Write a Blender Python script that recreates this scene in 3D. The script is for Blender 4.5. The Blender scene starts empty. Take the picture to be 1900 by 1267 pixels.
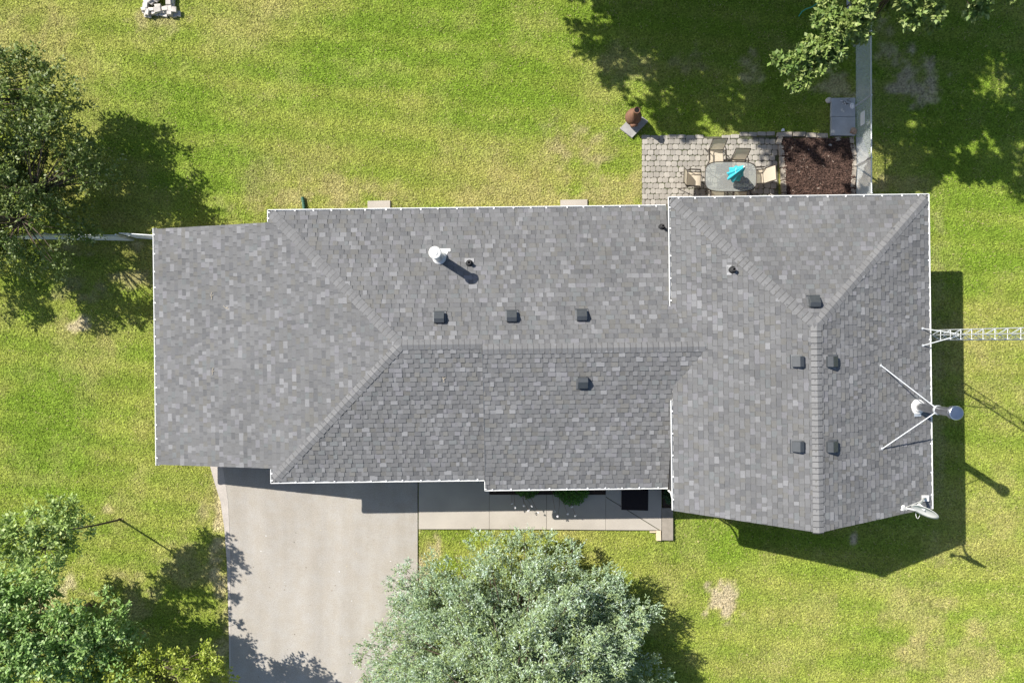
import bpy, bmesh, math, random
import numpy as np
from mathutils import Vector, Matrix
R = math.radians
rng = np.random.default_rng(7)
random.seed(7)
scene = bpy.context.scene
C = scene.collection

# ------------------------------------------------------------------ camera
CAM_H = 26.0
FPX = 1363.0                      # focal length in pixels of the 1900 px wide photograph
cam = bpy.data.cameras.new('camera')
cam.sensor_fit = 'HORIZONTAL'; cam.sensor_width = 36.0
cam.lens = FPX / 1900.0 * 36.0
cam.clip_start = 0.1; cam.clip_end = 2000
camo = bpy.data.objects.new('camera', cam); C.objects.link(camo)
camo.location = (0, 0, CAM_H); camo.rotation_euler = (0, 0, 0)
scene.camera = camo

# ------------------------------------------------------------------ sky, sun, exposure
SUN_EL = R(42.8)
SUN_DIR = Vector((-0.838 * math.cos(SUN_EL), 0.545 * math.cos(SUN_EL), math.sin(SUN_EL))).normalized()   # towards the sun
w = bpy.data.worlds.new('World'); scene.world = w; w.use_nodes = True
nt = w.node_tree; nt.nodes.clear()
sky = nt.nodes.new('ShaderNodeTexSky'); sky.sky_type = 'NISHITA'; sky.sun_disc = False
sky.sun_elevation = SUN_EL
sky.sun_rotation = math.atan2(SUN_DIR.x, SUN_DIR.y)
bg = nt.nodes.new('ShaderNodeBackground'); bg.inputs['Strength'].default_value = 0.092
wo = nt.nodes.new('ShaderNodeOutputWorld')
nt.links.new(sky.outputs[0], bg.inputs['Color']); nt.links.new(bg.outputs[0], wo.inputs['Surface'])
sl = bpy.data.lights.new('sun', 'SUN'); sl.energy = 5.0; sl.angle = R(0.5); sl.color = (1.0, 0.955, 0.88)
so = bpy.data.objects.new('sun', sl); C.objects.link(so)
so.rotation_euler = SUN_DIR.to_track_quat('Z', 'Y').to_euler()
so.location = SUN_DIR * 60
scene.view_settings.view_transform = 'Standard'
scene.view_settings.look = 'None'
scene.view_settings.gamma = 1.0
scene.view_settings.exposure = 0.75
scene.view_settings.use_curve_mapping = False

# ------------------------------------------------------------------ helpers
def at(px, py, z=0.0):
    """photograph pixel at height z -> world point"""
    s = (CAM_H - z) / FPX
    return Vector(((px - 950) * s, (633.5 - py) * s, z))

HA = R(0.7)
def hw(u, v, z=0.0):
    """house frame -> world"""
    return Vector((u * math.cos(HA) - v * math.sin(HA), u * math.sin(HA) + v * math.cos(HA), z))

def srgb(r, g, b):
    f = lambda c: (c / 255 / 12.92) if c / 255 <= 0.04045 else ((c / 255 + 0.055) / 1.055) ** 2.4
    return (f(r), f(g), f(b))

MATS = {}
def mat(name, col, rough=0.8, metal=0.0, var=0.0, scale=6.0, bump=0.0, bscale=40.0, col2=None, spec=0.3, detail=4.0, objvar=0.0, attr=None, transl=0.0, fine=0.0, fscale=60.0, bdist=0.02, stretch=None):
    m = bpy.data.materials.new(name); m.use_nodes = True
    n = m.node_tree; n.nodes.clear()
    out = n.nodes.new('ShaderNodeOutputMaterial')
    b = n.nodes.new('ShaderNodeBsdfPrincipled')
    b.inputs['Roughness'].default_value = rough; b.inputs['Metallic'].default_value = metal
    b.inputs['Specular IOR Level'].default_value = spec
    geo = n.nodes.new('ShaderNodeNewGeometry')
    if attr:
        a = n.nodes.new('ShaderNodeAttribute'); a.attribute_name = attr; cur = a.outputs['Color']
    else:
        rgb = n.nodes.new('ShaderNodeRGB'); rgb.outputs[0].default_value = (*col, 1); cur = rgb.outputs[0]
    if col2 is not None:
        t = n.nodes.new('ShaderNodeTexNoise'); t.inputs['Scale'].default_value = scale; t.inputs['Detail'].default_value = detail
        n.links.new(geo.outputs['Position'], t.inputs['Vector'])
        r = n.nodes.new('ShaderNodeValToRGB'); r.color_ramp.elements[0].position = 0.38; r.color_ramp.elements[1].position = 0.66
        n.links.new(t.outputs['Fac'], r.inputs[0])
        mx = n.nodes.new('ShaderNodeMix'); mx.data_type = 'RGBA'
        n.links.new(r.outputs[0], mx.inputs['Factor']); n.links.new(cur, mx.inputs['A']); mx.inputs['B'].default_value = (*col2, 1)
        cur = mx.outputs['Result']
    def mulnoise(cur, sc, amt, det):
        t = n.nodes.new('ShaderNodeTexNoise'); t.inputs['Scale'].default_value = sc; t.inputs['Detail'].default_value = det
        if stretch and sc < 10:
            vs_ = n.nodes.new('ShaderNodeVectorMath'); vs_.operation = 'MULTIPLY'; vs_.inputs[1].default_value = stretch; n.links.new(geo.outputs['Position'], vs_.inputs[0]); n.links.new(vs_.outputs[0], t.inputs['Vector'])
        else: n.links.new(geo.outputs['Position'], t.inputs['Vector'])
        mr = n.nodes.new('ShaderNodeMapRange'); mr.inputs['From Min'].default_value = 0.25; mr.inputs['From Max'].default_value = 0.75
        mr.inputs['To Min'].default_value = 1 - amt; mr.inputs['To Max'].default_value = 1 + amt
        n.links.new(t.outputs['Fac'], mr.inputs['Value'])
        vm = n.nodes.new('ShaderNodeVectorMath'); vm.operation = 'SCALE'
        n.links.new(cur, vm.inputs[0]); n.links.new(mr.outputs[0], vm.inputs['Scale'])
        return vm.outputs[0]
    if var: cur = mulnoise(cur, scale * 0.7, var, detail)
    if fine: cur = mulnoise(cur, fscale, fine, 2.0)
    if objvar:
        oi = n.nodes.new('ShaderNodeObjectInfo')
        mr = n.nodes.new('ShaderNodeMapRange'); mr.inputs['To Min'].default_value = 1 - objvar; mr.inputs['To Max'].default_value = 1 + objvar
        n.links.new(oi.outputs['Random'], mr.inputs['Value'])
        vm = n.nodes.new('ShaderNodeVectorMath'); vm.operation = 'SCALE'
        n.links.new(cur, vm.inputs[0]); n.links.new(mr.outputs[0], vm.inputs['Scale']); cur = vm.outputs[0]
    n.links.new(cur, b.inputs['Base Color'])
    if bump:
        t = n.nodes.new('ShaderNodeTexNoise'); t.inputs['Scale'].default_value = bscale; t.inputs['Detail'].default_value = 3
        n.links.new(geo.outputs['Position'], t.inputs['Vector'])
        bp = n.nodes.new('ShaderNodeBump'); bp.inputs['Strength'].default_value = bump; bp.inputs['Distance'].default_value = bdist
        n.links.new(t.outputs['Fac'], bp.inputs['Height']); n.links.new(bp.outputs[0], b.inputs['Normal'])
    if transl:
        tr = n.nodes.new('ShaderNodeBsdfTranslucent'); n.links.new(cur, tr.inputs['Color'])
        ms = n.nodes.new('ShaderNodeMixShader'); ms.inputs[0].default_value = transl
        n.links.new(b.outputs[0], ms.inputs[1]); n.links.new(tr.outputs[0], ms.inputs[2]); n.links.new(ms.outputs[0], out.inputs['Surface'])
    else:
        n.links.new(b.outputs[0], out.inputs['Surface'])
    MATS[name] = m
    return m

mat('ground', (1, 1, 1), 0.95, attr='Col', fine=0.55, fscale=15.0, var=0.14, scale=1.2, bump=1.0, bscale=18.0, bdist=0.08, spec=0.03)
mat('grass', (1, 1, 1), 0.8, attr='Col', transl=0.2, spec=0.08)
mat('leaf', (1, 1, 1), 0.5, attr='Col', transl=0.3, spec=0.4)
mat('needle', (1, 1, 1), 0.6, attr='Col', transl=0.1, spec=0.3)
mat('shingle', (1, 1, 1), 0.9, attr='Col', fine=0.13, fscale=55.0, var=0.10, scale=0.9, bump=0.35, bscale=240.0, bdist=0.004, spec=0.25)
mat('cap_edge', (0.06, 0.06, 0.062), 0.95)
mat('ridge_shingle', (0.166, 0.165, 0.165), 0.9, fine=0.10, fscale=80.0, objvar=0.09, bump=0.3, bscale=240, bdist=0.004, spec=0.25)
mat('deck', (0.05, 0.05, 0.052), 0.9)
mat('fascia', (0.72, 0.72, 0.70), 0.5)
mat('gutter', (0.66, 0.66, 0.64), 0.4, var=0.10, scale=5)
mat('gutter_lining', (0.50, 0.51, 0.52), 0.5, var=0.12, scale=5)
mat('siding', (0.20, 0.115, 0.085), 0.85, var=0.12, scale=7, fine=0.1)
mat('glass_dark', (0.03, 0.035, 0.04), 0.08, spec=0.6)
mat('white_paint', (0.78, 0.78, 0.77), 0.5, var=0.05)
mat('concrete', (0.385, 0.350, 0.302), 0.9, var=0.10, scale=1.6, fine=0.10, fscale=45, bump=0.25, bscale=120, bdist=0.006, detail=6)
mat('concrete_grey', (0.40, 0.41, 0.42), 0.9, var=0.16, scale=3.5, fine=0.08, fscale=45, bump=0.25, bscale=120, bdist=0.006, detail=6)
mat('driveway', (0.330, 0.300, 0.258), 0.92, var=0.11, scale=2.2, stretch=(1, .16, 1), fine=0.17, fscale=34, bump=0.5, bscale=70, bdist=0.012, detail=7, col2=(0.345, 0.322, 0.290))
mat('driveway_edge', (0.42, 0.38, 0.34), 0.92, var=0.15, scale=3, fine=0.15, fscale=40, bump=0.4, bscale=90, bdist=0.01)
mat('paver', (0.31, 0.288, 0.252), 0.9, var=0.12, scale=7, objvar=0.16, fine=0.1, fscale=60, bump=0.3, bscale=90, bdist=0.006)
mat('joint', (0.13, 0.118, 0.095), 0.95, col2=(0.06, 0.075, 0.03), scale=3, fine=0.3, fscale=30)
mat('edging', (0.30, 0.265, 0.22), 0.9, var=0.14, scale=9, objvar=0.15, fine=0.12, bump=0.4, bscale=70, bdist=0.008)
mat('mulch', (0.060, 0.036, 0.027), 0.95, var=0.25, scale=2.2, fine=0.4, fscale=22, col2=(0.072, 0.046, 0.034), bump=0.8, bscale=35, bdist=0.03)
mat('mulch_chip', (1, 1, 1), 0.9, attr='Col')
mat('soil', (0.05, 0.036, 0.026), 0.95, fine=0.4, fscale=25)
mat('stone', (0.52, 0.48, 0.43), 0.9, var=0.2, scale=9, objvar=0.2, fine=0.12, bump=0.5, bscale=50, bdist=0.012)
mat('rock', (0.34, 0.25, 0.19), 0.9, var=0.2, scale=12, bump=0.5, bscale=30)
mat('vent', (0.048, 0.053, 0.058), 0.42, var=0.12, scale=14, spec=0.5)
mat('vent_flash', (0.16, 0.165, 0.17), 0.45, metal=0.5, var=0.15)
mat('flash_grey', (0.27, 0.27, 0.275), 0.6, var=0.1)
mat('steel', (0.62, 0.63, 0.65), 0.28, metal=1.0, var=0.12, scale=8)
mat('galv', (0.62, 0.64, 0.65), 0.42, metal=0.55, var=0.12, scale=8)
mat('wire', (0.68, 0.72, 0.72), 0.5)
mat('cap_white', (0.62, 0.61, 0.585), 0.6, var=0.08, scale=10)
mat('black_rubber', (0.02, 0.02, 0.021), 0.6)
mat('pvc_grey', (0.06, 0.058, 0.058), 0.6)
mat('bark', (0.11, 0.085, 0.062), 0.95, var=0.25, scale=12, bump=0.8, bscale=25)
mat('clay', (0.17, 0.090, 0.058), 0.85, var=0.16, scale=7, fine=0.08)
mat('soot', (0.008, 0.007, 0.007), 0.95)
mat('slate', (0.30, 0.29, 0.28), 0.85, var=0.15, scale=8, bump=0.3, bscale=40)
mat('sling', (0.80, 0.70, 0.55), 0.8, fine=0.06, fscale=120, transl=0.5)
mat('bronze', (0.055, 0.045, 0.036), 0.45, metal=0.4)
mat('turquoise', (0.045, 0.42, 0.52), 0.75, var=0.08, scale=12)
mat('mat_dark', (0.018, 0.014, 0.016), 0.95, fine=0.4, fscale=70)
mat('green_pipe', (0.035, 0.11, 0.07), 0.5)
mat('hose', (0.05, 0.40, 0.30), 0.5)
mat('block_beige', (0.55, 0.46, 0.33), 0.85, var=0.1)
mat('flower', (0.75, 0.74, 0.76), 0.7)
mat('stem', (0.16, 0.10, 0.07), 0.8)
mat('sand_strip', (0.33, 0.30, 0.25), 0.95, fine=0.3, fscale=30, var=0.2, scale=3, bump=0.4, bscale=50)
def glassmat():
    m = bpy.data.materials.new('frosted_glass'); m.use_nodes = True
    n = m.node_tree; n.nodes.clear(); out = n.nodes.new('ShaderNodeOutputMaterial')
    g = n.nodes.new('ShaderNodeBsdfPrincipled'); g.inputs['Base Color'].default_value = (0.46, 0.46, 0.44, 1); g.inputs['Roughness'].default_value = 0.22
    tp = n.nodes.new('ShaderNodeBsdfTransparent'); tp.inputs['Color'].default_value = (0.80, 0.84, 0.83, 1)
    ms = n.nodes.new('ShaderNodeMixShader'); ms.inputs[0].default_value = 0.34
    n.links.new(tp.outputs[0], ms.inputs[1]); n.links.new(g.outputs[0], ms.inputs[2]); n.links.new(ms.outputs[0], out.inputs['Surface'])
    MATS['frosted_glass'] = m
glassmat()

def link(name, me, parent=None):
    o = bpy.data.objects.new(name, me); C.objects.link(o)
    if parent is not None: o.parent = parent
    return o
def tag(o, label=None, cat=None, group=None, kind=None):
    if label: o['label'] = label
    if cat: o['category'] = cat
    if group: o['group'] = group
    if kind: o['kind'] = kind
    return o
def empty(name, loc=(0, 0, 0), rz=0.0):
    o = bpy.data.objects.new(name, None); C.objects.link(o); o.location = loc; o.rotation_euler = (0, 0, rz); o.empty_display_size = 0.2
    return o

class MB:
    """collects shapes, builds ONE mesh"""
    def __init__(s): s.v = []; s.f = []; s.m = []; s.slots = []
    def _slot(s, m):
        if m not in s.slots: s.slots.append(m)
        return s.slots.index(m)
    def poly(s, pts, faces, m='white_paint'):
        k = len(s.v); i = s._slot(m)
        s.v += [tuple(p) for p in pts]; s.f += [tuple(k + q for q in f) for f in faces]; s.m += [i] * len(faces)
        return s
    def box(s, x0, x1, y0, y1, z0, z1, m='white_paint'):
        p = [(x0, y0, z0), (x1, y0, z0), (x1, y1, z0), (x0, y1, z0), (x0, y0, z1), (x1, y0, z1), (x1, y1, z1), (x0, y1, z1)]
        return s.poly(p, [(3, 2, 1, 0), (4, 5, 6, 7), (0, 1, 5, 4), (1, 2, 6, 5), (2, 3, 7, 6), (3, 0, 4, 7)], m)
    def prism(s, poly, z0, z1, m='white_paint', cham=0.0):
        """vertical prism over a ccw 2D polygon"""
        n = len(poly)
        p = [(x, y, z0) for x, y in poly] + [(x, y, z1 - cham) for x, y in poly]
        f = [tuple(range(n - 1, -1, -1))] + [(i, (i + 1) % n, n + (i + 1) % n, n + i) for i in range(n)]
        if cham:
            cx = sum(q[0] for q in poly) / n; cy = sum(q[1] for q in poly) / n
            for x, y in poly:
                d = math.hypot(x - cx, y - cy); k = (d - cham * 1.3) / d
                p.append((cx + (x - cx) * k, cy + (y - cy) * k, z1))
            f += [(n + i, n + (i + 1) % n, 2 * n + (i + 1) % n, 2 * n + i) for i in range(n)] + [tuple(range(2 * n, 3 * n))]
        else:
            f.append(tuple(range(n, 2 * n)))
        return s.poly(p, f, m)
    def tube(s, pts, rad, m='white_paint', n=8, caps=True):
        pts = [Vector(p) for p in pts]
        rads = rad if isinstance(rad, (list, tuple)) else [rad] * len(pts)
        vs = []; prev = None
        for i, p in enumerate(pts):
            d = (pts[min(i + 1, len(pts) - 1)] - pts[max(i - 1, 0)]).normalized()
            a = prev if prev is not None else (Vector((0, 0, 1)) if abs(d.z) < 0.9 else Vector((1, 0, 0)))
            x = (a - d * a.dot(d)); x = x.normalized() if x.length > 1e-6 else d.orthogonal().normalized()
            prev = x; y = d.cross(x)
            for k in range(n):
                t = 2 * math.pi * k / n
                vs.append(p + (x * math.cos(t) + y * math.sin(t)) * rads[i])
        f = []
        for i in range(len(pts) - 1):
            for k in range(n):
                a = i * n + k; b = i * n + (k + 1) % n
                f.append((a, b, b + n, a + n))
        if caps: f += [tuple(range(n - 1, -1, -1)), tuple(range((len(pts) - 1) * n, len(pts) * n))]
        return s.poly(vs, f, m)
    def lathe(s, prof, c=(0, 0, 0), m='white_paint', n=24):
        vs = []; f = []
        for r, z in prof:
            for k in range(n):
                t = 2 * math.pi * k / n; vs.append((c[0] + r * math.cos(t), c[1] + r * math.sin(t), c[2] + z))
        for i in range(len(prof) - 1):
            for k in range(n):
                a = i * n + k; b = i * n + (k + 1) % n; f.append((a, b, b + n, a + n))
        f += [tuple(range(n - 1, -1, -1)), tuple(range((len(prof) - 1) * n, len(prof) * n))]
        return s.poly(vs, f, m)
    def xform(s, M): s.v = [tuple(M @ Vector(p)) for p in s.v]; return s
    def build(s, name, parent=None, smooth=False):
        me = bpy.data.meshes.new(name); me.from_pydata(s.v, [], s.f)
        for q in s.slots: me.materials.append(MATS[q])
        me.polygons.foreach_set('material_index', s.m)
        if smooth: me.polygons.foreach_set('use_smooth', [True] * len(s.f))
        me.update()
        return link(name, me, parent)

def raw_mesh(name, verts, nper, colors, material, parent=None):
    """verts (N*nper,3): N separate faces of nper corners, one colour per face"""
    me = bpy.data.meshes.new(name)
    nv = len(verts); nf = nv // nper
    me.vertices.add(nv); me.vertices.foreach_set('co', np.ascontiguousarray(verts, dtype=np.float32).ravel())
    me.loops.add(nv); me.loops.foreach_set('vertex_index', np.arange(nv, dtype=np.int32))
    me.polygons.add(nf); me.polygons.foreach_set('loop_start', np.arange(0, nv, nper, dtype=np.int32))
    a = me.attributes.new('Col', 'FLOAT_COLOR', 'FACE')
    c = np.ones((nf, 4), dtype=np.float32); c[:, :3] = colors
    a.data.foreach_set('color', c.ravel())
    me.materials.append(MATS[material]); me.update(calc_edges=True)
    return link(name, me, parent)

# value noise in numpy
_perm = rng.random((256, 256)).astype(np.float32)
def vnoise(x, y, sc, seed=0):
    x = np.asarray(x) / sc + 37.3 * seed + 1000; y = np.asarray(y) / sc + 91.7 * seed + 1000
    xi = np.floor(x).astype(int); yi = np.floor(y).astype(int); fx = x - xi; fy = y - yi
    fx = fx * fx * (3 - 2 * fx); fy = fy * fy * (3 - 2 * fy)
    g = lambda i, j: _perm[i % 256, j % 256]
    return (g(xi, yi) * (1 - fx) + g(xi + 1, yi) * fx) * (1 - fy) + (g(xi, yi + 1) * (1 - fx) + g(xi + 1, yi + 1) * fx) * fy
def fbm(x, y, sc, seed=0, oct=4):
    t = 0; a = 1; n = 0
    for k in range(oct):
        t = t + a * vnoise(x, y, sc / 2 ** k, seed + k); n += a; a *= 0.55
    return t / n

# ================================================================== GROUND
S0 = CAM_H / FPX
# worn places of the lawn: px, py, radius x, radius y (px), dryness, bareness
BLOBS = [(1338, 1106, 26, 36, .75, .75), (1345, 1126, 18, 18, .7, .75), (1075, 275, 55, 40, .9, .25), (1010, 320, 90, 45, .55, .0), (480, 345, 60, 40, .6, .1), (640, 345, 80, 30, .7, .1),
         (560, 300, 120, 60, .35, 0), (60, 85, 80, 70, .6, 0), (150, 603, 16, 18, .8, .7), (160, 640, 60, 60, .5, 0), (203, 945, 10, 8, .8, .5), (395, 925, 24, 40, .75, .25),
         (406, 1010, 14, 70, .8, .5), (412, 1150, 14, 90, .7, .4), (1688, 140, 42, 40, .8, .8), (1715, 160, 30, 30, .6, .5), (1700, 1130, 60, 60, .55, .05), (1760, 1230, 90, 60, .65, .05),
         (1585, 998, 7, 9, .6, .8), (1390, 125, 22, 26, .7, .5), (1280, 120, 30, 24, .5, .3), (1160, 110, 40, 30, .4, .2), (1195, 340, 34, 40, .7, .05), (1150, 360, 90, 30, .6, .05), (800, 1010, 26, 60, .8, .55),
         (790, 1080, 20, 60, .8, .7), (1270, 1010, 40, 30, .45, 0), (1840, 720, 80, 60, .45, 0), (1850, 1000, 70, 90, .4, 0), (1600, 940, 60, 20, .5, .5), (1740, 700, 12, 300, .35, .15),
         (1620, 350, 25, 20, .8, .3), (1650, 345, 60, 16, .8, .1), (1560, 160, 46, 26, .7, .5), (1640, 75, 16, 50, .5, .5), (520, 360, 60, 24, .6, .1), (880, 365, 200, 22, .5, 0.05),
         (1450, 1150, 90, 60, .3, 0), (1420, 1230, 80, 40, .35, 0), (1640, 1080, 60, 30, .35, 0), (345, 1060, 40, 40, .5, .2), (255, 1110, 30, 40, .5, .2), (100, 1120, 60, 40, .5, .5),
         (300, 40, 50, 24, .6, .2), (170, 540, 60, 20, .5, .3), (240, 520, 40, 20, .5, .3), (120, 230, 60, 40, .3, 0), (180, 460, 80, 12, .6, .5), (1240, 1080, 60, 70, .3, 0)]
LUSH_SHADE = [(760, 60, 200, 80), (930, 180, 120, 90), (280, 220, 160, 90), (1370, 1000, 160, 30), (90, 780, 80, 120), (380, 320, 120, 60), (1330, 90, 300, 190), (1800, 230, 190, 220), (1440, 60, 200, 150), (640, 120, 200, 40), (1820, 480, 90, 60)]  # greener grass spots; those below the rear trees also paint in deeper shade
def lawn_fields(x, y):
    px = x / S0 + 950; py = 633.5 - y / S0
    n1 = fbm(x, y, 3.2, 3); n2 = fbm(x, y, 0.9, 9); n3 = fbm(x, y, 0.35, 15, 3)
    dry = np.clip((n1 - 0.52) * 1.3, 0, 0.4) + np.clip((n2 - 0.53) * 1.6, 0, .4)
    bare = np.zeros_like(dry)
    wob = (n2 - 0.5) * 1.5 + (n3 - 0.5) * 1.1
    for bx, by, rx, ry, d, b in BLOBS:
        q = ((px - bx) / rx) ** 2 + ((py - by) / ry) ** 2
        k = np.clip(1.05 - q * 0.6 + wob * 1.4, 0, 1)
        dry = np.maximum(dry, dry * 0.4 + d * k * (0.6 + 0.5 * n3)); 
        bare = np.maximum(bare, b * np.clip(.8 - q * 0.7 + (n2 - .5) * 2.5 + (n3 - .5) * 5.0, 0, 1))
    lush_shade = np.zeros_like(dry)
    for bx, by, rx, ry in LUSH_SHADE:
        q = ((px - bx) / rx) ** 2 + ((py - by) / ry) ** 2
        lush_shade = np.maximum(lush_shade, np.clip(1.2 - q * 0.7 + wob * 0.7, 0, 1))
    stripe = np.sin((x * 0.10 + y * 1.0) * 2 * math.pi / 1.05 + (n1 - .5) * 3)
    dry = np.clip(dry * (1 - 0.35 * lush_shade), 0, 1)
    return dry, np.clip(bare, 0, 1), lush_shade, stripe, n1, n2
G_LUSH_SHADE = np.array((0.215, 0.318, 0.038)); G_MID = np.array((0.375, 0.402, 0.086)); G_DRY = np.array((0.44, 0.390, 0.150)); G_BARE = np.array((0.43, 0.35, 0.25))
def lawn_color(x, y):
    dry, bare, lush_shade, stripe, n1, n2 = lawn_fields(x, y)
    t = np.clip(0.42 + 0.5 * lush_shade - (n1 - 0.5) * 0.9 + 0.20 * stripe, 0, 1)[:, None]
    c = G_MID * (1 - t) + G_LUSH_SHADE * t
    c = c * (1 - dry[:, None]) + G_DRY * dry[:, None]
    c = c * (1 - bare[:, None]) + G_BARE * bare[:, None]
    return c * (0.92 + 0.16 * n2[:, None]), bare, dry
def make_ground():
    inner = np.arange(-23, 23.01, 0.12); xs = np.concatenate([[-900, -300, -120, -60, -35], inner, [35, 60, 120, 300, 900]])
    iy = np.arange(-16, 18.01, 0.12); ys = np.concatenate([[-900, -300, -120, -60, -30], iy, [30, 60, 120, 300, 900]])
    X, Y = np.meshgrid(xs, ys); X = X.ravel(); Y = Y.ravel()
    Z = (fbm(X, Y, 1.3, 21, 3) - 0.5) * 0.05 - 0.02
    Z = np.where((np.abs(X) > 24) | (np.abs(Y) > 19), -0.02, Z)
    nx = len(xs); ny = len(ys)
    idx = np.arange(nx * ny).reshape(ny, nx)
    f = np.stack([idx[:-1, :-1], idx[:-1, 1:], idx[1:, 1:], idx[1:, :-1]], -1).reshape(-1, 4)
    me = bpy.data.meshes.new('ground')
    me.vertices.add(nx * ny); me.vertices.foreach_set('co', np.stack([X, Y, Z], 1).astype(np.float32).ravel())
    me.loops.add(f.size); me.loops.foreach_set('vertex_index', f.ravel().astype(np.int32))
    me.polygons.add(len(f)); me.polygons.foreach_set('loop_start', np.arange(0, f.size, 4, dtype=np.int32))
    me.polygons.foreach_set('use_smooth', np.ones(len(f), dtype=bool))
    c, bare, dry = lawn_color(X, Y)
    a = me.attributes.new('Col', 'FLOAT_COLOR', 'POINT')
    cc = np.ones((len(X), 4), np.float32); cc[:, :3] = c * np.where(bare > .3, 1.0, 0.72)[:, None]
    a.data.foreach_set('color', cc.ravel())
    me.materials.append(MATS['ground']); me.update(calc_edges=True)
    return tag(link('ground', me), 'sunlit lawn with dry and bare patches round the house', kind='structure')
make_ground()

# ---- driveway, walkway (world, z=0 sheets)
def pxpoly(pts, z=0.0): return [tuple(at(x, y, z)[:2]) for x, y in pts]
DRIVE = [(387, 850), (400, 895), (411, 930), (418, 980), (422, 1040), (424, 1100), (426, 1180), (427, 1310), (775, 1310), (775, 860)]
def ccw(p):
    a = sum(p[i][0] * p[(i + 1) % len(p)][1] - p[(i + 1) % len(p)][0] * p[i][1] for i in range(len(p)))
    return p if a > 0 else p[::-1]
m = MB(); m.prism(ccw(pxpoly(DRIVE)), -0.12, 0.035, 'driveway'); tag(m.build('driveway'), 'wide faded beige driveway in front of the garage', kind='structure')
EDGE = [(386, 848), (399, 895), (410, 930), (417, 980), (421.5, 1040), (423.5, 1100), (425.5, 1180), (426.5, 1310), (429.5, 1310), (429, 1180), (428.5, 1100), (428, 1040), (426.5, 980), (424, 930), (419, 895), (412, 848)]
m = MB(); m.prism(ccw(pxpoly(EDGE)), -0.12, 0.041, 'driveway_edge'); tag(m.build('driveway_edge'), 'paler worn edge strip along the curved side of the driveway', kind='structure')

walk = empty('walkway'); tag(walk, 'pale concrete front walkway of jointed slabs', kind='structure')
m = MB(); m.prism(ccw(pxpoly([(776.5, 880), (1227, 880), (1227, 982), (776.5, 981)])), -0.1, 0.03, 'joint'); m.build('walkway_base', walk)
SLABS = [[(777, 870), (907.8, 870), (907.8, 981.5), (777, 981.5)],
         [(908.2, 917.5), (1013.9, 917.5), (1013.9, 982), (908.2, 981.5)],
         [(1014.4, 917.5), (1123.8, 917.5), (1123.8, 983), (1014.4, 982)],
         [(1124.2, 870), (1227.5, 870), (1227.5, 984), (1223.5, 982.2), (1124.2, 921.0)],
         [(1124.2, 922.2), (1223.0, 983.4), (1124.2, 983)]]
for sl_ in SLABS:
    m = MB(); m.prism(ccw(pxpoly(sl_, 0.09)), -0.05, 0.09, 'concrete', cham=0.006); m.build('slab', walk)
m = MB(); m.prism(ccw(pxpoly([(1228.5, 942), (1249, 942), (1249, 1002.5), (1228.5, 1002)], 0.1)), -0.05, 0.10, 'edging', cham=0.008)
tag(m.build('garden_step'), 'narrow brownish stone step beside the front walkway end', 'step')
m = MB(); m.prism(ccw(pxpoly([(1218, 984.5), (1226.5, 984.5), (1227, 1003), (1218.5, 1003)], 0.12)), -0.05, 0.13, 'block_beige', cham=0.012)
tag(m.build('edging_block'), 'short cream block at the walkway corner', 'block')
m = MB(); m.prism(ccw(pxpoly([(1206, 985), (1217, 985), (1217, 988), (1206, 988)], 0.07)), -0.05, 0.08, 'block_beige', cham=0.006)
tag(m.build('edging_block'), 'thin cream block lying along the lower walkway edge', 'block')
m = MB(); m.prism(ccw(pxpoly([(1153, 899), (1203, 899), (1202.5, 947), (1153, 945.5)], 0.1)), 0.092, 0.108, 'mat_dark', cham=0.003)
tag(m.build('door_mat'), 'dark square door mat on the front walkway', 'door mat')
m = MB(); m.prism(ccw(pxpoly([(908.6, 880), (1124, 880), (1124, 917.3), (908.6, 917.3)])), -0.05, 0.04, 'soil')
m.prism(ccw(pxpoly([(1229, 880), (1250, 880), (1250, 941.5), (1229, 941.5)])), -0.05, 0.04, 'soil')
tag(m.build('flower_bed_soil'), 'dark soil strip under the front eave', kind='structure')

for (x0, x1, y0, y1, lab) in [(682, 724, 372, 410, 'pale concrete slab by the rear wall near the chimney'), (1040, 1090, 370, 408, 'pale concrete slab by the rear wall beside the patio')]:
    m = MB(); m.prism(ccw(pxpoly([(x0, y0 + 1), (x1, y0), (x1, y1), (x0, y1)], 0.05)), -0.08, 0.05, 'concrete', cham=0.006)
    tag(m.build('concrete_pad'), lab, 'concrete slab')

# ================================================================== PATIO
patio = empty('patio'); tag(patio, 'patio of rounded beige pavers behind the house', kind='structure')
p0 = at(1191, 254); p1 = at(1444, 400)
m = MB(); m.box(p0.x, p1.x, p1.y, p0.y, -0.1, 0.012, 'joint'); m.build('patio_base', patio)
def paver_mesh(w_, d_, c_):
    a, b = w_ / 2, d_ / 2
    m = MB(); m.prism([(-a + c_, -b), (a - c_, -b), (a, -b + c_), (a, b - c_), (a - c_, b), (-a + c_, b), (-a, b - c_), (-a, -b + c_)], -0.06, 0.03, 'paver', cham=0.012)
    o = m.build('paver'); me = o.data; bpy.data.objects.remove(o); return me
PM = [paver_mesh(0.193, 0.188, 0.036), paver_mesh(0.178, 0.190, 0.046), paver_mesh(0.198, 0.186, 0.028), paver_mesh(0.213, 0.190, 0.042), paver_mesh(0.103, 0.188, 0.022)]
npav = 0
row = 0; y = p0.y - 0.18
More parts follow.
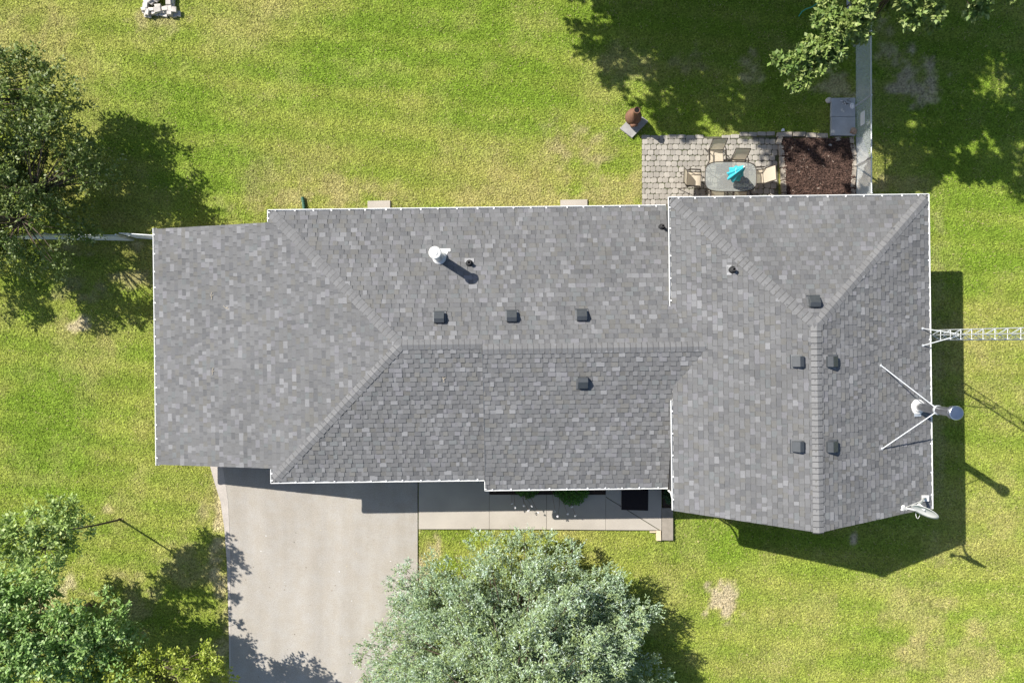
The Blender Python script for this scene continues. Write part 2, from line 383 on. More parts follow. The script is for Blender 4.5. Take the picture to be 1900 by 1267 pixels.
while y > 4.75 and npav < 300:
    x = p0.x + 0.112
    if row % 2:
        o = link('paver', PM[4], patio); o.location = (p0.x + .055, y, random.uniform(-.004, .006)); npav += 1; x += 0.103
    while x < p1.x - 0.06 and npav < 300:
        k = random.randrange(4); wd = [0.193, 0.178, 0.198, 0.213][k]
        if x - wd / 2 > p0.x - 0.06:
            o = link('paver', PM[k], patio)
            o.location = (x + random.uniform(-.006, .006), y + random.uniform(-.012, .012), random.uniform(-.004, .006))
            o.rotation_euler = (random.uniform(-.015, .015), random.uniform(-.015, .015), random.uniform(-.07, .07) + (math.pi if random.random() < .5 else 0))
            npav += 1
        x += wd + 0.004
    y -= 0.195; row += 1
# flat border course
x = p0.x + 0.14
EM = paver_mesh(0.30, 0.14, 0.02)
while x < p1.x - 0.1:
    if not (1300 < x / S0 + 950 < 1345):
        o = link('border_paver', EM, patio); o.location = (x, p0.y - 0.01 + (0.10 if x > at(1372, 0).x else 0) + random.uniform(-.02, .02), random.uniform(-.004, .008)); o.rotation_euler = (0, 0, random.uniform(-.06, .06))
    x += 0.315

# ---- garden bed
bed = empty('garden_bed', at(1515, 305)); tag(bed, 'square bed of dark brown mulch edged with beige blocks', 'garden bed')
bl = Vector(bed.location)
def local(px, py, z=0): return at(px, py, z) - bl
q = [local(1449, 258), local(1580, 258), local(1586, 380), local(1453, 380)]
gx, gy = 26, 22; vs = []; fs = []
for j in range(gy + 1):
    for i in range(gx + 1):
        a = q[0].lerp(q[1], i / gx); b = q[3].lerp(q[2], i / gx); p = a.lerp(b, j / gy)
        z = 0.05 + 0.06 * float(fbm(np.array([p.x]), np.array([p.y]), 0.5, 5, 3)[0])
        vs.append((p.x, p.y, z))
for j in range(gy):
    for i in range(gx):
        a = j * (gx + 1) + i; fs.append((a, a + gx + 1, a + gx + 2, a + 1))
m = MB(); m.poly(vs, fs, 'mulch'); m.build('mulch', bed, True)
N = 9000
t1 = rng.random(N); t2 = rng.random(N)
A = np.array([list(p) for p in q])
P = (A[0] * (1 - t1)[:, None] + A[1] * t1[:, None]) * (1 - t2)[:, None] + (A[3] * (1 - t1)[:, None] + A[2] * t1[:, None]) * t2[:, None]
P[:, 2] = 0.085 + rng.random(N) * 0.04
ang = rng.random(N) * 6.283; L = 0.015 + rng.random(N) ** 2 * 0.04; Wd = 0.006 + rng.random(N) * 0.012
d = np.stack([np.cos(ang), np.sin(ang), rng.normal(0, .35, N)], 1); e = np.stack([-np.sin(ang), np.cos(ang), rng.normal(0, .35, N)], 1)
V = np.stack([P - d * L[:, None] - e * Wd[:, None], P + d * L[:, None] - e * Wd[:, None], P + d * L[:, None] + e * Wd[:, None], P - d * L[:, None] + e * Wd[:, None]], 1).reshape(-1, 3)
br = rng.random(N); cc = np.array((0.062, 0.037, 0.028)) * (0.4 + 1.6 * br)[:, None]; cc[br > .993] = (0.30, 0.24, 0.20); cc[(br > .96) & (br <= .985)] = (0.11, 0.065, 0.05)
o = raw_mesh('mulch_chips', V, 4, cc, 'mulch_chip', bed); o['kind'] = 'stuff'
def block(cx, cy, L_, W_, ang_, h=0.12, name='edging_block', parent=bed, org=None, mt='edging', z0=-0.04):
    m = MB(); a, b = L_ / 2, W_ / 2; r = lambda: random.uniform(-.012, .012)
    m.prism([(-a + r(), -b + r()), (a + r(), -b + r()), (a + r(), b + r()), (-a + r(), b + r())], z0, h, mt, cham=0.014)
    o = m.build(name, parent); o.location = (cx, cy, 0); o.rotation_euler = (0, 0, ang_); return o
for x0, x1, yy, an in [(1440, 1468, 251, .02), (1470, 1493, 251, -.01), (1494, 1513, 252.5, -.03), (1514, 1534, 253.5, -.02)]:
    p = local((x0 + x1) / 2, yy); block(p.x, p.y, (x1 - x0) * S0 - .012, 0.16, an)
for xa, ya, xb, yb in [(1447, 255, 1442, 270), (1447, 271, 1449, 291), (1449, 292, 1450, 312), (1451, 313, 1452, 335), (1452, 336, 1453, 358), (1453, 359, 1454, 380)]:
    a = local(xa, ya); b = local(xb, yb); d_ = b - a; c_ = (a + b) / 2; block(c_.x, c_.y, d_.length - .01, 0.17, math.atan2(d_.y, d_.x))
for xa, ya, xb, yb in [(1577, 256, 1579, 268), (1579, 269, 1583, 290), (1583, 291, 1583, 310), (1583, 311, 1581, 330), (1581, 331, 1580, 349), (1580, 350, 1581, 375)]:
    a = local(xa, ya); b = local(xb, yb); d_ = b - a; c_ = (a + b) / 2; block(c_.x, c_.y, d_.length - .01, 0.15, math.atan2(d_.y, d_.x))
p = local(1553, 259); block(p.x, p.y, 0.20, 0.15, .1)
for px, py, s_ in [(1538, 271, .07), (1540, 284, .03), (1472, 270, .03)]:
    p = local(px, py)
    m = MB(); m.lathe([(0.4, 0), (1, .25), (.85, .6), (.3, .8)], (0, 0, 0), 'stone', 7); o = m.build('stone', bed); o.location = (p.x, p.y, .08); o.scale = (s_, s_ * .8, s_ * .7)

# two slabs beside the fence
for ya, yb, lab in [(182, 216.3, 'upper concrete slab by the chain-link fence with dark stain'), (217.2, 251.5, 'lower concrete slab by the chain-link fence touching the mulch bed')]:
    m = MB(); m.prism(ccw(pxpoly([(1543, ya), (1587.5, ya - .5), (1587.5, yb), (1542.5, yb)], 0.12)), -0.05, 0.12, 'concrete_grey', cham=0.008)
    tag(m.build('concrete_pad'), lab, 'concrete slab', 'slabs beside the fence')
def rock(px, py, r_, h_, lab, mt='rock', seed=1):
    rd = random.Random(seed); m = MB(); n = 12; prof = [(.75, -.05), (1.0, .3), (.85, .7), (.4, .98), (.05, 1.0)]
    vs = []; fs = []
    k_ = [rd.uniform(.8, 1.12) for _ in range(n)]
    for j, (a, b) in enumerate(prof):
        for k in range(n):
            t = 6.283 * k / n; rr = a * k_[k] * rd.uniform(.94, 1.06); vs.append((rr * math.cos(t) * r_, rr * math.sin(t) * r_, b * h_))
    for j in range(len(prof) - 1):
        for k in range(n):
            a = j * n + k; b = j * n + (k + 1) % n; fs.append((a, b, b + n, a + n))
    fs.append(tuple(range((len(prof) - 1) * n, len(prof) * n)))
    m.poly(vs, fs, mt); o = m.build('rock', None, True); o.location = at(px, py); tag(o, lab, 'rock'); return o
o = rock(1582.5, 244, .13, .16, 'round brown rock on the corner of the lower concrete slab', seed=3); o.location.z = 0.115; 
o.location = at(1582.5, 244, 0.12)
rock(1537, 187, .12, .12, 'grey rock in the grass beside the upper concrete slab', 'stone', 4)
m = MB()
for i in range(9):
    a = random.uniform(0, 6.28); p = Vector((random.uniform(-.12, .12), random.uniform(-.1, .1), .01 + .012 * i))
    m.tube([p, p + Vector((math.cos(a) * .12, math.sin(a) * .12, .02))], .009, 'bark' if i % 3 else 'flower', 5)
o = m.build('debris_heap'); o.location = at(1570, 192, .125); tag(o, 'small heap of dark twigs on the upper concrete slab', 'debris')
m = MB(); m.lathe([(.8, 0), (1, .2), (.7, .6), (.2, .75)], (0, 0, 0), 'flower', 9); o = m.build('litter'); o.location = at(1581, 197, .12); o.scale = (.09, .11, .06); tag(o, 'crumpled white scrap on the upper concrete slab', 'litter')
m = MB(); m.prism([(-.06, -.05), (.07, -.03), (.05, .06), (-.02, .05)], 0, .03, 'flower', cham=.008); o = m.build('litter'); o.location = at(1452, 242, 0.04); tag(o, 'pale scrap on the grass above the garden bed', 'litter')

# ================================================================== HOUSE
house = empty('house', (0, 0, 0), HA)
tag(house, 'bungalow under a broad grey shingled hip roof', 'house')
PL, PR = 0.25, 0.30
ZL, ZR = 2.70, 3.50
RV, RV2 = -0.066, -0.226
LN, LS, LS2 = 4.207, -4.34, -4.66
LW, LWW = -7.645, -11.79
UE = 4.95; SEAM = -0.89
RU = 8.8375; RW, RE = 4.905, 12.77; RN = 4.30; RS, RSP = -5.24, -5.653
def pz(plane, u, v):
    if plane == 'N': return ZL + PL * (LN - v)
    if plane == 'W': return ZL + PL * (u - LW)
    if plane == 'S': return ZL + PL * (v - LS)
    if plane == 'S2': return ZL + PL * (v - LS2)
    if plane == 'RW': return ZR + PR * (u - RW)
    if plane == 'RE': return ZR + PR * (RE - u)
    if plane == 'RN': return ZR + PR * (RN - v)
apexL = (LW + (LN - RV), RV)
ridgeR = RN - (RU - RW)
valley_u = RW + (ZL + PL * (LN - RV2) - ZR) / PR
vN = RV2 + (ZL + PL * (LN - RV2) - ZR - PR * (UE - RW)) / PL
vS = RV2 - (ZL + PL * (LN - RV2) - ZR - PR * (UE - RW)) / PL
SLOPES = [  # plane, roof id, convex polygons
    ('N', 0, [[(LW, LN), (SEAM, LN), (SEAM, RV), apexL], [(SEAM, LN), (UE, LN), (UE, RV2), (SEAM, RV2)], [(UE, vN), (valley_u, RV2), (UE, RV2)]]),
    ('W', 0, [[(LW, LN), apexL, (LW, LS)], [(LWW, 3.865), (LW, 3.865), (LW, -3.93), (LWW, -3.93)]]),
    ('S', 0, [[(LW, LS), (SEAM, LS), (SEAM, RV), apexL]]),
    ('S2', 0, [[(SEAM, LS2), (UE - .06, LS2), (UE, vS), (UE, RV2), (SEAM, RV2)], [(UE, vS), (valley_u, RV2), (UE, RV2)]]),
    ('RW', 1, [[(RW, RS), (RU, RSP), (RU, ridgeR), (RW, RN)]]),
    ('RE', 1, [[(RE, RS), (RE, RN), (RU, ridgeR), (RU, RSP)]]),
    ('RN', 1, [[(RW, RN), (RU, ridgeR), (RE, RN)]]),
]
def clip(poly, conv):
    conv = ccw(conv); out = poly
    for i in range(len(conv)):
        ax, ay = conv[i]; bx, by = conv[(i + 1) % len(conv)]
        if not out: return []
        side = lambda p: (bx - ax) * (p[1] - ay) - (by - ay) * (p[0] - ax)
        res = []
        for j in range(len(out)):
            p = out[j]; q_ = out[(j + 1) % len(out)]; sp, sq = side(p), side(q_)
            if sp >= -1e-9: res.append(p)
            if (sp > 1e-9 and sq < -1e-9) or (sp < -1e-9 and sq > 1e-9):
                t = sp / (sp - sq); res.append((p[0] + (q_[0] - p[0]) * t, p[1] + (q_[1] - p[1]) * t))
        out = res
    return out
def area2(p): return 0.5 * sum(p[i][0] * p[(i + 1) % len(p)][1] - p[(i + 1) % len(p)][0] * p[i][1] for i in range(len(p)))

roofs = []
for rid in (0, 1):
    m = MB()
    for plane, r_, polys in SLOPES:
        if r_ != rid: continue
        for p in polys:
            p = ccw(p); n = len(p)
            top = [(u, v, pz(plane, u, v) - 0.004) for u, v in p]; bot = [(u, v, z - 0.14) for u, v, z in top]
            k = m.poly(top + bot, [tuple(range(n))], 'deck')
            m.f.append(tuple(len(m.v) - 2 * n + n + i for i in range(n - 1, -1, -1))); m.m.append(m._slot('fascia'))
            for i in range(n):
                b_ = len(m.v) - 2 * n; j = (i + 1) % n
                m.f.append((b_ + n + i, b_ + n + j, b_ + j, b_ + i)); m.m.append(m._slot('fascia'))
    roofs.append(m.build('roof', house))
roofs[0]['label'] = 'long main roof with a lower west slope'
roofs[1]['label'] = 'higher roof of the east wing with a pointed gable overhang'

# ---- shingles
def grad(plane):
    return {'N': (0, -PL), 'W': (PL, 0), 'S': (0, PL), 'S2': (0, PL), 'RW': (PR, 0), 'RE': (-PR, 0), 'RN': (0, -PR)}[plane]
TONES = [((0.143, 0.143, 0.143), .36), ((0.131, 0.131, 0.133), .22), ((0.159, 0.159, 0.161), .19), ((0.200, 0.200, 0.204), .07), ((0.142, 0.139, 0.131), .12), ((0.117, 0.118, 0.121), .08), ((0.172, 0.170, 0.178), .06), ((0.143, 0.149, 0.150), .05)]
cumt = np.cumsum([t[1] for t in TONES]); cumt /= cumt[-1]
rs = random.Random(11)
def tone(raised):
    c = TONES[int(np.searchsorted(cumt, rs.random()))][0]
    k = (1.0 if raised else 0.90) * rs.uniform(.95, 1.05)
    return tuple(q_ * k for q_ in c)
EXPO = 0.143
pieces = [[], []]     # (score, verts, faces, colour)
for plane, rid, polys in SLOPES:
    allp = [p for P_ in polys for p in P_]
    if plane in ('N', 'RN'): e0 = LN if plane == 'N' else RN; tmax = e0 - min(p[1] for p in allp); f2 = lambda s, t, e0=e0: (s, e0 - t); smin = min(p[0] for p in allp); smax = max(p[0] for p in allp)
    elif plane in ('S', 'S2'): e0 = LS if plane == 'S' else LS2; tmax = max(p[1] for p in allp) - e0; f2 = lambda s, t, e0=e0: (s, e0 + t); smin = min(p[0] for p in allp); smax = max(p[0] for p in allp)
    elif plane in ('W', 'RW'): e0 = LWW if plane == 'W' else RW; tmax = max(p[0] for p in allp) - e0; f2 = lambda s, t, e0=e0: (e0 + t, s); smin = min(p[1] for p in allp); smax = max(p[1] for p in allp)
    else: e0 = RE; tmax = e0 - min(p[0] for p in allp); f2 = lambda s, t, e0=e0: (e0 - t, s); smin = min(p[1] for p in allp); smax = max(p[1] for p in allp)
    nrow = int(tmax / EXPO) + 2
    for r_ in range(nrow):
        t0 = r_ * EXPO; t1 = t0 + EXPO
        s = smin - rs.uniform(0, .3); raised = rs.random() < .5
        while s < smax:
            wd = rs.uniform(.10, .26) if raised else rs.uniform(.09, .22)
            col = tone(raised); h = 0.026 if raised else 0.009
            jit = rs.uniform(-.004, .004)
            for poly in polys:
                quad = [f2(s, t0 + jit), f2(s + wd, t0 + jit), f2(s + wd, t1 + .012), f2(s, t1 + .012)]
                c_ = clip(ccw(quad), poly)
                if len(c_) < 3 or abs(area2(c_)) < 2e-4: continue
                c_ = ccw(c_)
                def tt(p): return {'N': LN - p[1], 'RN': RN - p[1], 'S': p[1] - LS, 'S2': p[1] - LS2, 'W': p[0] - LWW, 'RW': p[0] - RW, 'RE': RE - p[0]}[plane]
                n = len(c_)
                top = [(p[0], p[1], pz(plane, *p) + 0.002 + h * max(0, 1 - (tt(p) - t0) / EXPO * (.75 if raised else .85))) for p in c_]
                gd = grad(plane); gl = math.hypot(*gd); sh = [(0.011 if raised else .004) if tt(p) - t0 < .02 else 0 for p in c_]
                bot = [(p[0] - gd[0] / gl * k_, p[1] - gd[1] / gl * k_, pz(plane, p[0] - gd[0] / gl * k_, p[1] - gd[1] / gl * k_) + (.003 if k_ else -.002)) for p, k_ in zip(c_, sh)]
                fc = [tuple(range(n))] + [(n + i, n + (i + 1) % n, (i + 1) % n, i) for i in range(n)]
                full = len(c_) == 4 and abs(area2(c_)) > .98 * wd * EXPO
                D = CAM_H - top[0][2]
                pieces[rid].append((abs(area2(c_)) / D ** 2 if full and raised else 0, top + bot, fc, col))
            s += wd; raised = not raised
        # next course
allscores = sorted([(p[0], rid, i) for rid in (0, 1) for i, p in enumerate(pieces[rid])], reverse=True)
chosen = {(rid, i) for sc_, rid, i in allscores[:300]}
def col_mesh(name, verts, faces, cols, material):
    me = bpy.data.meshes.new(name); me.from_pydata(verts, [], faces)
    a = me.attributes.new('Col', 'FLOAT_COLOR', 'FACE'); c = np.ones((len(faces), 4), np.float32); c[:, :3] = np.array(cols)
    a.data.foreach_set('color', c.ravel()); me.materials.append(MATS[material]); me.update(); return me
for rid in (0, 1):
    V, F, K = [], [], []
    for i, (sc_, v, f, col) in enumerate(pieces[rid]):
        if (rid, i) in chosen:
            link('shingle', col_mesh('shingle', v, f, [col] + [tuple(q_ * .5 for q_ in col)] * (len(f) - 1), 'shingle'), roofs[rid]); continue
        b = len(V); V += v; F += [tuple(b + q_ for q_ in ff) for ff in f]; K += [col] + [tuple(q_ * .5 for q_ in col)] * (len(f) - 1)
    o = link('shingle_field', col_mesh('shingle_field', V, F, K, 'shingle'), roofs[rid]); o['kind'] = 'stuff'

# ---- ridge and hip caps
def cap_line(a, b, pa, pb, rid, spacing=0.172, half=0.155, lift=0.012):
    """caps laid from low end a to high end b (house frame), wings on planes pa, pb"""
    A_ = Vector((a[0], a[1], max(pz(pa, *a), pz(pb, *a)))); B_ = Vector((b[0], b[1], max(pz(pa, *b), pz(pb, *b))))
    d = (B_ - A_); L_ = d.length; d.normalize()
    ws = []
    for pl, sgn in ((pa, 1), (pb, -1)):
        g = grad(pl); nrm = Vector((-g[0], -g[1], 1)).normalized(); wv = nrm.cross(d) * 1.0
        ws.append((wv, nrm))
    # orient wings downhill
    wing = []
    for wv, nrm in ws:
        if wv.z > 0: wv = -wv
        if abs(wv.z) < 1e-5: pass
        wing.append((wv, nrm))
    if (wing[0][0] - wing[1][0]).length < 0.5: return
    up = (wing[0][1] + wing[1][1]).normalized()
    m = MB(); Lc = spacing + 0.02
    ring = []
    for t, h in ((0, lift + 0.022), (Lc, lift)):
        base = d * t
        ring.append([base + wing[0][0] * half + wing[0][1] * (h - 0.003), base + wing[0][0] * .035 + wing[0][1] * (h + .002), base + up * (h + .004), base + wing[1][0] * .035 + wing[1][1] * (h + .002), base + wing[1][0] * half + wing[1][1] * (h - 0.003)])
    low = [[p - up * 0.031 - d * .036 for p in ring[0]], [p - up * .019 for p in ring[1]]]
    vs = ring[0] + ring[1] + low[0] + low[1]; fs = []
    for i in range(4):
        fs += [(i, i + 1, i + 6, i + 5), (10 + i, 11 + i, i + 1, i)]
    fs += [(0, 5, 15, 10), (4, 14, 19, 9)]
    m.poly(vs, fs, 'ridge_shingle')
    for i in range(4): m.m[2 * i + 1] = m._slot('cap_edge')
    o0 = m.build('ridge_cap', roofs[rid]); me = o0.data
    bm = bmesh.new(); bm.from_mesh(me); bmesh.ops.recalc_face_normals(bm, faces=bm.faces); bm.to_mesh(me); bm.free()
    n = int(L_ / spacing)
    for i in range(n):
        o = o0 if i == 0 else link('ridge_cap', me, roofs[rid])
        o.location = A_ + d * (i * spacing)
cap_line((LW + .08, LN - .08), apexL, 'N', 'W', 0)
cap_line((LW + .08, LS + .08), apexL, 'S', 'W', 0)
cap_line((apexL[0] + .05, RV), (SEAM, RV), 'N', 'S', 0)
cap_line((SEAM, RV2), (valley_u, RV2), 'N', 'S2', 0)
cap_line((RW + .08, RN - .08), (RU, ridgeR), 'RN', 'RW', 1)
cap_line((RE - .08, RN - .08), (RU, ridgeR), 'RN', 'RE', 1)
cap_line((RU, RSP), (RU, ridgeR + .12), 'RW', 'RE', 1)
# pale metal edge on the seam between the two front slopes
m = MB(); zt = pz('S2', SEAM, RV2); zb = pz('S2', SEAM, LS2)
m.poly([(SEAM - .012, RV2, zt - .05), (SEAM + .012, RV2, zt + .012), (SEAM + .012, LS2, zb + .012), (SEAM - .012, LS2, zb - .05), (SEAM - .016, RV2, zt + .012), (SEAM - .016, LS2, zb + .012)], [(4, 1, 2, 5), (0, 4, 5, 3)], 'vent_flash'); m.build('drip_edge', house)

# ---- gutters
GW = 0.115
def gutter(p, q_, side, z, hang=0.56, end0=True, end1=True):
    """p->q in house frame is the outer lip; side = unit vector from the gutter to the roof"""
    m = MB(); P0 = Vector((p[0], p[1], 0)); Q0 = Vector((q_[0], q_[1], 0)); d = (Q0 - P0); L_ = d.length; d.normalize(); s_ = Vector((side[0], side[1], 0))
    prof = [(0, z), (0.022, z), (0.022, z - .04), (.03, z - .06), (GW, z - .06), (GW, z - .02), (GW + .006, z - .02), (GW + .006, z - .1), (.025, z - .1), (0, z - .05)]
    n = len(prof); vs = []
    for b_ in (P0, Q0):
        for a_, zz in prof: vs.append(b_ + s_ * a_ + Vector((0, 0, zz)))
    fs = []; inner = {2, 3, 4}
    for i in range(n):
        fs.append((i, (i + 1) % n, n + (i + 1) % n, n + i))
    m.poly(vs, fs, 'gutter')
    for k_ in (1, 2, 3, 4): m.m[k_] = m._slot('gutter_lining') if k_ in (2, 3) else m.m[k_]
    for e_, b_ in ((end0, P0), (end1, Q0)):
        if e_:
            m.poly([b_ + Vector((0, 0, z)), b_ + s_ * GW + Vector((0, 0, z)), b_ + s_ * GW + Vector((0, 0, z - .1)), b_ + s_ * .02 + Vector((0, 0, z - .1))], [(0, 1, 2, 3)], 'gutter')
    o = m.build('gutter', house)
    bm = bmesh.new(); bm.from_mesh(o.data); bmesh.ops.recalc_face_normals(bm, faces=bm.faces); bm.to_mesh(o.data); bm.free()
    nh = max(2, int(L_ / hang))
    hm = None
    for i in range(nh):
        t = (i + .5 + random.uniform(-.12, .12)) * L_ / nh
        if hm is None:
            h = MB(); h.poly([d * a_ + s_ * b_ + Vector((0, 0, c_)) for c_ in (.006, .0) for a_, b_ in ((-.022, 0.002), (.022, 0.002), (.022, GW * .75), (-.022, GW * .75))], [(0, 1, 2, 3), (7, 6, 5, 4), (0, 4, 5, 1), (1, 5, 6, 2), (2, 6, 7, 3), (3, 7, 4, 0)], 'white_paint')
            ho = h.build('hanger', o); hm = ho.data
            bm = bmesh.new(); bm.from_mesh(hm); bmesh.ops.recalc_face_normals(bm, faces=bm.faces); bm.to_mesh(hm); bm.free()
        else: ho = link('hanger', hm, o)
        ho.location = P0 + d * t + Vector((0, 0, z + .001))
    return o
zg = ZL + .005
gutter((-7.715, 4.277), (4.93, 4.277), (0, -1), zg)
gutter((-7.715, 4.27), (-7.715, 3.88), (1, 0), zg, hang=.3)
gutter((-7.715, -3.95), (-7.715, -4.41), (1, 0), zg, hang=.3)
gutter((-7.70, -4.41), (-0.93, -4.41), (0, 1), zg)
gutter((-0.93, -4.42), (-0.93, -4.73), (1, 0), zg, hang=.3)
gutter((-0.92, -4.73), (4.885, -4.73), (0, 1), zg)
zw = pz('W', LWW, 0) + .005
gutter((-11.86, 3.90), (-11.86, -3.96), (1, 0), zw)
zr = ZR + .005
gutter((4.835, 4.37), (4.835, vN - .1), (1, 0), zr, hang=.62)
gutter((4.835, -1.86), (4.835, -5.22), (1, 0), zr, hang=.62)
gutter((4.85, 4.37), (12.83, 4.37), (0, -1), zr)
gutter((12.84, 4.36), (12.84, -5.28), (-1, 0), zr, hang=.75)

# ---- walls, doors, windows under the eaves
def wall(name, plan, tops, m_='siding', parent=house):
    m = MB(); n = len(plan)
    vs = [(x, y, -.1) for x, y in plan] + [(x, y, z) for (x, y), z in zip(plan, tops)]
    m.poly(vs, [(i, (i + 1) % n, n + (i + 1) % n, n + i) for i in range(n)] + [tuple(range(n - 1, -1, -1)), tuple(range(n, 2 * n))], m_)
    return m.build(name, parent)
wall('wall', [(-7.2, -3.9), (UE - .02, -3.9), (UE - .02, 3.78), (-7.2, 3.78)], [ZL - .06] * 4)
wall('wall', [(-11.35, -3.5), (-7.2, -3.5), (-7.2, 3.45), (-11.35, 3.45)], [pz('W', -11.35, 0) - .15, pz('W', -7.2, 0) - .15, pz('W', -7.2, 0) - .15, pz('W', -11.35, 0) - .15])
wall('wall', [(UE - .015, -4.75), (RU, -4.75), (12.35, -4.75), (12.35, 3.88), (UE - .015, 3.88)], [pz('RW', UE, 0) - .15, pz('RW', RU, 0) - .15, pz('RE', 12.35, 0) - .15, pz('RE', 12.35, 0) - .15, pz('RW', UE, 0) - .15])
def window(cx, cy, w_, h_, z0, face):
    fr = MB(); ax = face in 'NS'; sg = 1 if face in 'NE' else -1
    def bx(a0, a1, z0_, z1_, d0, d1, mm, mb):
        lo, hi = sorted((d0 * sg, d1 * sg))
        if ax: mb.box(cx + a0, cx + a1, cy + lo, cy + hi, z0_, z1_, mm)
        else: mb.box(cx + lo, cx + hi, cy + a0, cy + a1, z0_, z1_, mm)
    for a0, a1, b0, b1 in [(-w_ / 2, -w_ / 2 + .06, z0, z0 + h_), (w_ / 2 - .06, w_ / 2, z0, z0 + h_), (-w_ / 2 + .06, w_ / 2 - .06, z0, z0 + .06), (-w_ / 2 + .06, w_ / 2 - .06, z0 + h_ - .06, z0 + h_), (-.025, .025, z0 + .06, z0 + h_ - .06)]:
        bx(a0, a1, b0, b1, -.02, .05, 'white_paint', fr)
    o = fr.build('window', house)
    g = MB(); bx(-w_ / 2 + .06, w_ / 2 - .06, z0 + .06, z0 + h_ - .06, -.01, .02, 'glass_dark', g); g.build('pane', o)
for u_ in (-5.6, -3.2, 1.8): window(u_, 3.78, 1.4, 1.1, 1.05, 'N')
for u_ in (6.6, 10.6): window(u_, 3.88, 1.5, 1.2, 1.5, 'N')
for v_ in (1.8, -3.2): window(12.35, v_, 1.4, 1.2, 1.4, 'E')
window(0.3, -3.9, 2.0, 1.2, 1.0, 'S'); window(2.6, -3.9, 1.2, 1.1, 1.1, 'S'); window(8.8, -4.75, 2.4, 1.3, 1.4, 'S')
m = MB(); m.box(3.75, 4.65, -3.96, -3.89, .1, 2.15, 'white_paint'); o = m.build('door', house); h = MB(); h.tube([(3.86, -3.97, 1.08), (3.86, -4.03, 1.08)], .03, 'steel'); h.build('handle', o)
for u0 in (-6.9, -4.0):
    g = empty('garage_door'); g.parent = house
    for k in range(4):
        m = MB(); m.box(u0, u0 + 2.6, -3.95, -3.89, .06 + k * .51, .06 + k * .51 + .5, 'white_paint'); m.build('panel', g)

# ---- roof vents (hooded boxes)
def rot_to_plane(plane):
    g = grad(plane); nrm = Vector((-g[0], -g[1], 1)).normalized(); upv = Vector((g[0], g[1], g[0] ** 2 + g[1] ** 2)).normalized()   # local +y points upslope
    x = upv.cross(nrm).normalized(); return Matrix((x, upv, nrm)).transposed()
def on_roof(px, py, plane):
    z = 3.5
    for _ in range(8):
        p = at(px, py, z); u = p.x * math.cos(HA) + p.y * math.sin(HA); v = -p.x * math.sin(HA) + p.y * math.cos(HA); z = pz(plane, u, v)
    return Vector((u, v, z))
def roof_vent(px, py, plane):
    M = rot_to_plane(plane).to_4x4(); M.translation = on_roof(px, py, plane) + M.to_3x3() @ Vector((0, 0, .015))
    m = MB(); a = .155
    # side profile, y upslope: low lip at the downslope end, ridge line, drop at the upslope end
    prof = [(-.16, .06), (-.17, .105), (.06, .185), (.175, .10), (.175, .0), (-.13, .0)]
    n = len(prof); vs = [(-a, y_, z_) for y_, z_ in prof] + [(a, y_, z_) for y_, z_ in prof]
    m.poly(vs, [tuple(range(n - 1, -1, -1)), tuple(range(n, 2 * n))] + [(i, (i + 1) % n, n + (i + 1) % n, n + i) for i in range(n)], 'vent')
    m.xform(M); o = m.build('roof_vent', house)
    bm = bmesh.new(); bm.from_mesh(o.data); bmesh.ops.recalc_face_normals(bm, faces=bm.faces)
    bmesh.ops.bevel(bm, geom=list(bm.edges), offset=.008, segments=1, affect='EDGES', clamp_overlap=True); bm.to_mesh(o.data); bm.free()
    f = MB(); f.box(-.20, .20, -.205, .12, .002, .012, 'vent_flash'); f.box(-.20, .20, -.215, -.195, .002, .028, 'vent'); f.xform(M); f.build('flashing', o)
for px, py, pl in [(815.5, 590, 'N'), (949.5, 588, 'N'), (1079, 586, 'N'), (1081, 709, 'S2'), (1509, 561, 'RN'), (1480, 670.5, 'RW'), (1480, 827.5, 'RW'), (1541, 670.5, 'RE'), (1541, 828, 'RE')]:
    roof_vent(px, py, pl)

# ---- plumbing stacks
def stack(px, py, plane, h, r_, flash):
    p = on_roof(px, py, plane); M = rot_to_plane(plane).to_4x4(); M.translation = p + Vector((0, 0, .014))
    m = MB(); m.lathe([(r_, -.05), (r_, h), (r_ * .72, h), (r_ * .72, h - .10), (.001, h - .10)], p, 'pvc_grey', 14); o = m.build('vent_pipe', house, False)
    b = MB(); b.lathe([(r_ * 2.2, -.02), (r_ * 1.9, .03), (r_ * 1.15, .08)], (0, 0, 0), 'black_rubber', 16); b.xform(M); b.build('boot', o)
    if flash: f = MB(); f.box(-.15, .15, -.16, -.02, .003, .010, 'flash_grey'); f.xform(M); f.build('flashing', o)
stack(871, 488.5, 'N', .22, .055, True); stack(1227.5, 421.5, 'N', .26, .05, False); stack(1358.5, 501, 'RW', .22, .055, True)

# ---- short white-capped flue on the north slope
p = on_roof(815.5, 478.5, 'N')
fl = empty('chimney_flue'); fl.parent = house
fl['label'] = 'round metal flue with a white cap'
m = MB(); m.lathe([(.135, -.1), (.135, 1.25)], p, 'galv', 24); m.build('pipe', fl, False)
m = MB(); m.lathe([(.215, .02), (.21, .10), (.16, .15), (.138, .20)], p, 'cap_white', 28); m.build('storm_collar', fl)
m = MB(); m.lathe([(.14, 1.22), (.15, 1.28), (.185, 1.29), (.188, 1.34), (.17, 1.365), (.09, 1.38), (.08, 1.392), (.01, 1.395)], p, 'cap_white', 32); m.build('cap', fl)
M = rot_to_plane('N').to_4x4(); M.translation = p + Vector((0, 0, .02))
m = MB()   # local x runs west here
m.prism(ccw([(-.34, -.30), (-.02, -.30), (-.02, .0), (-.22, .0), (-.24, -.12), (-.27, -.20), (-.34, -.20)]), .0, .008, 'cap_white'); m.xform(M); m.build('flashing', fl)

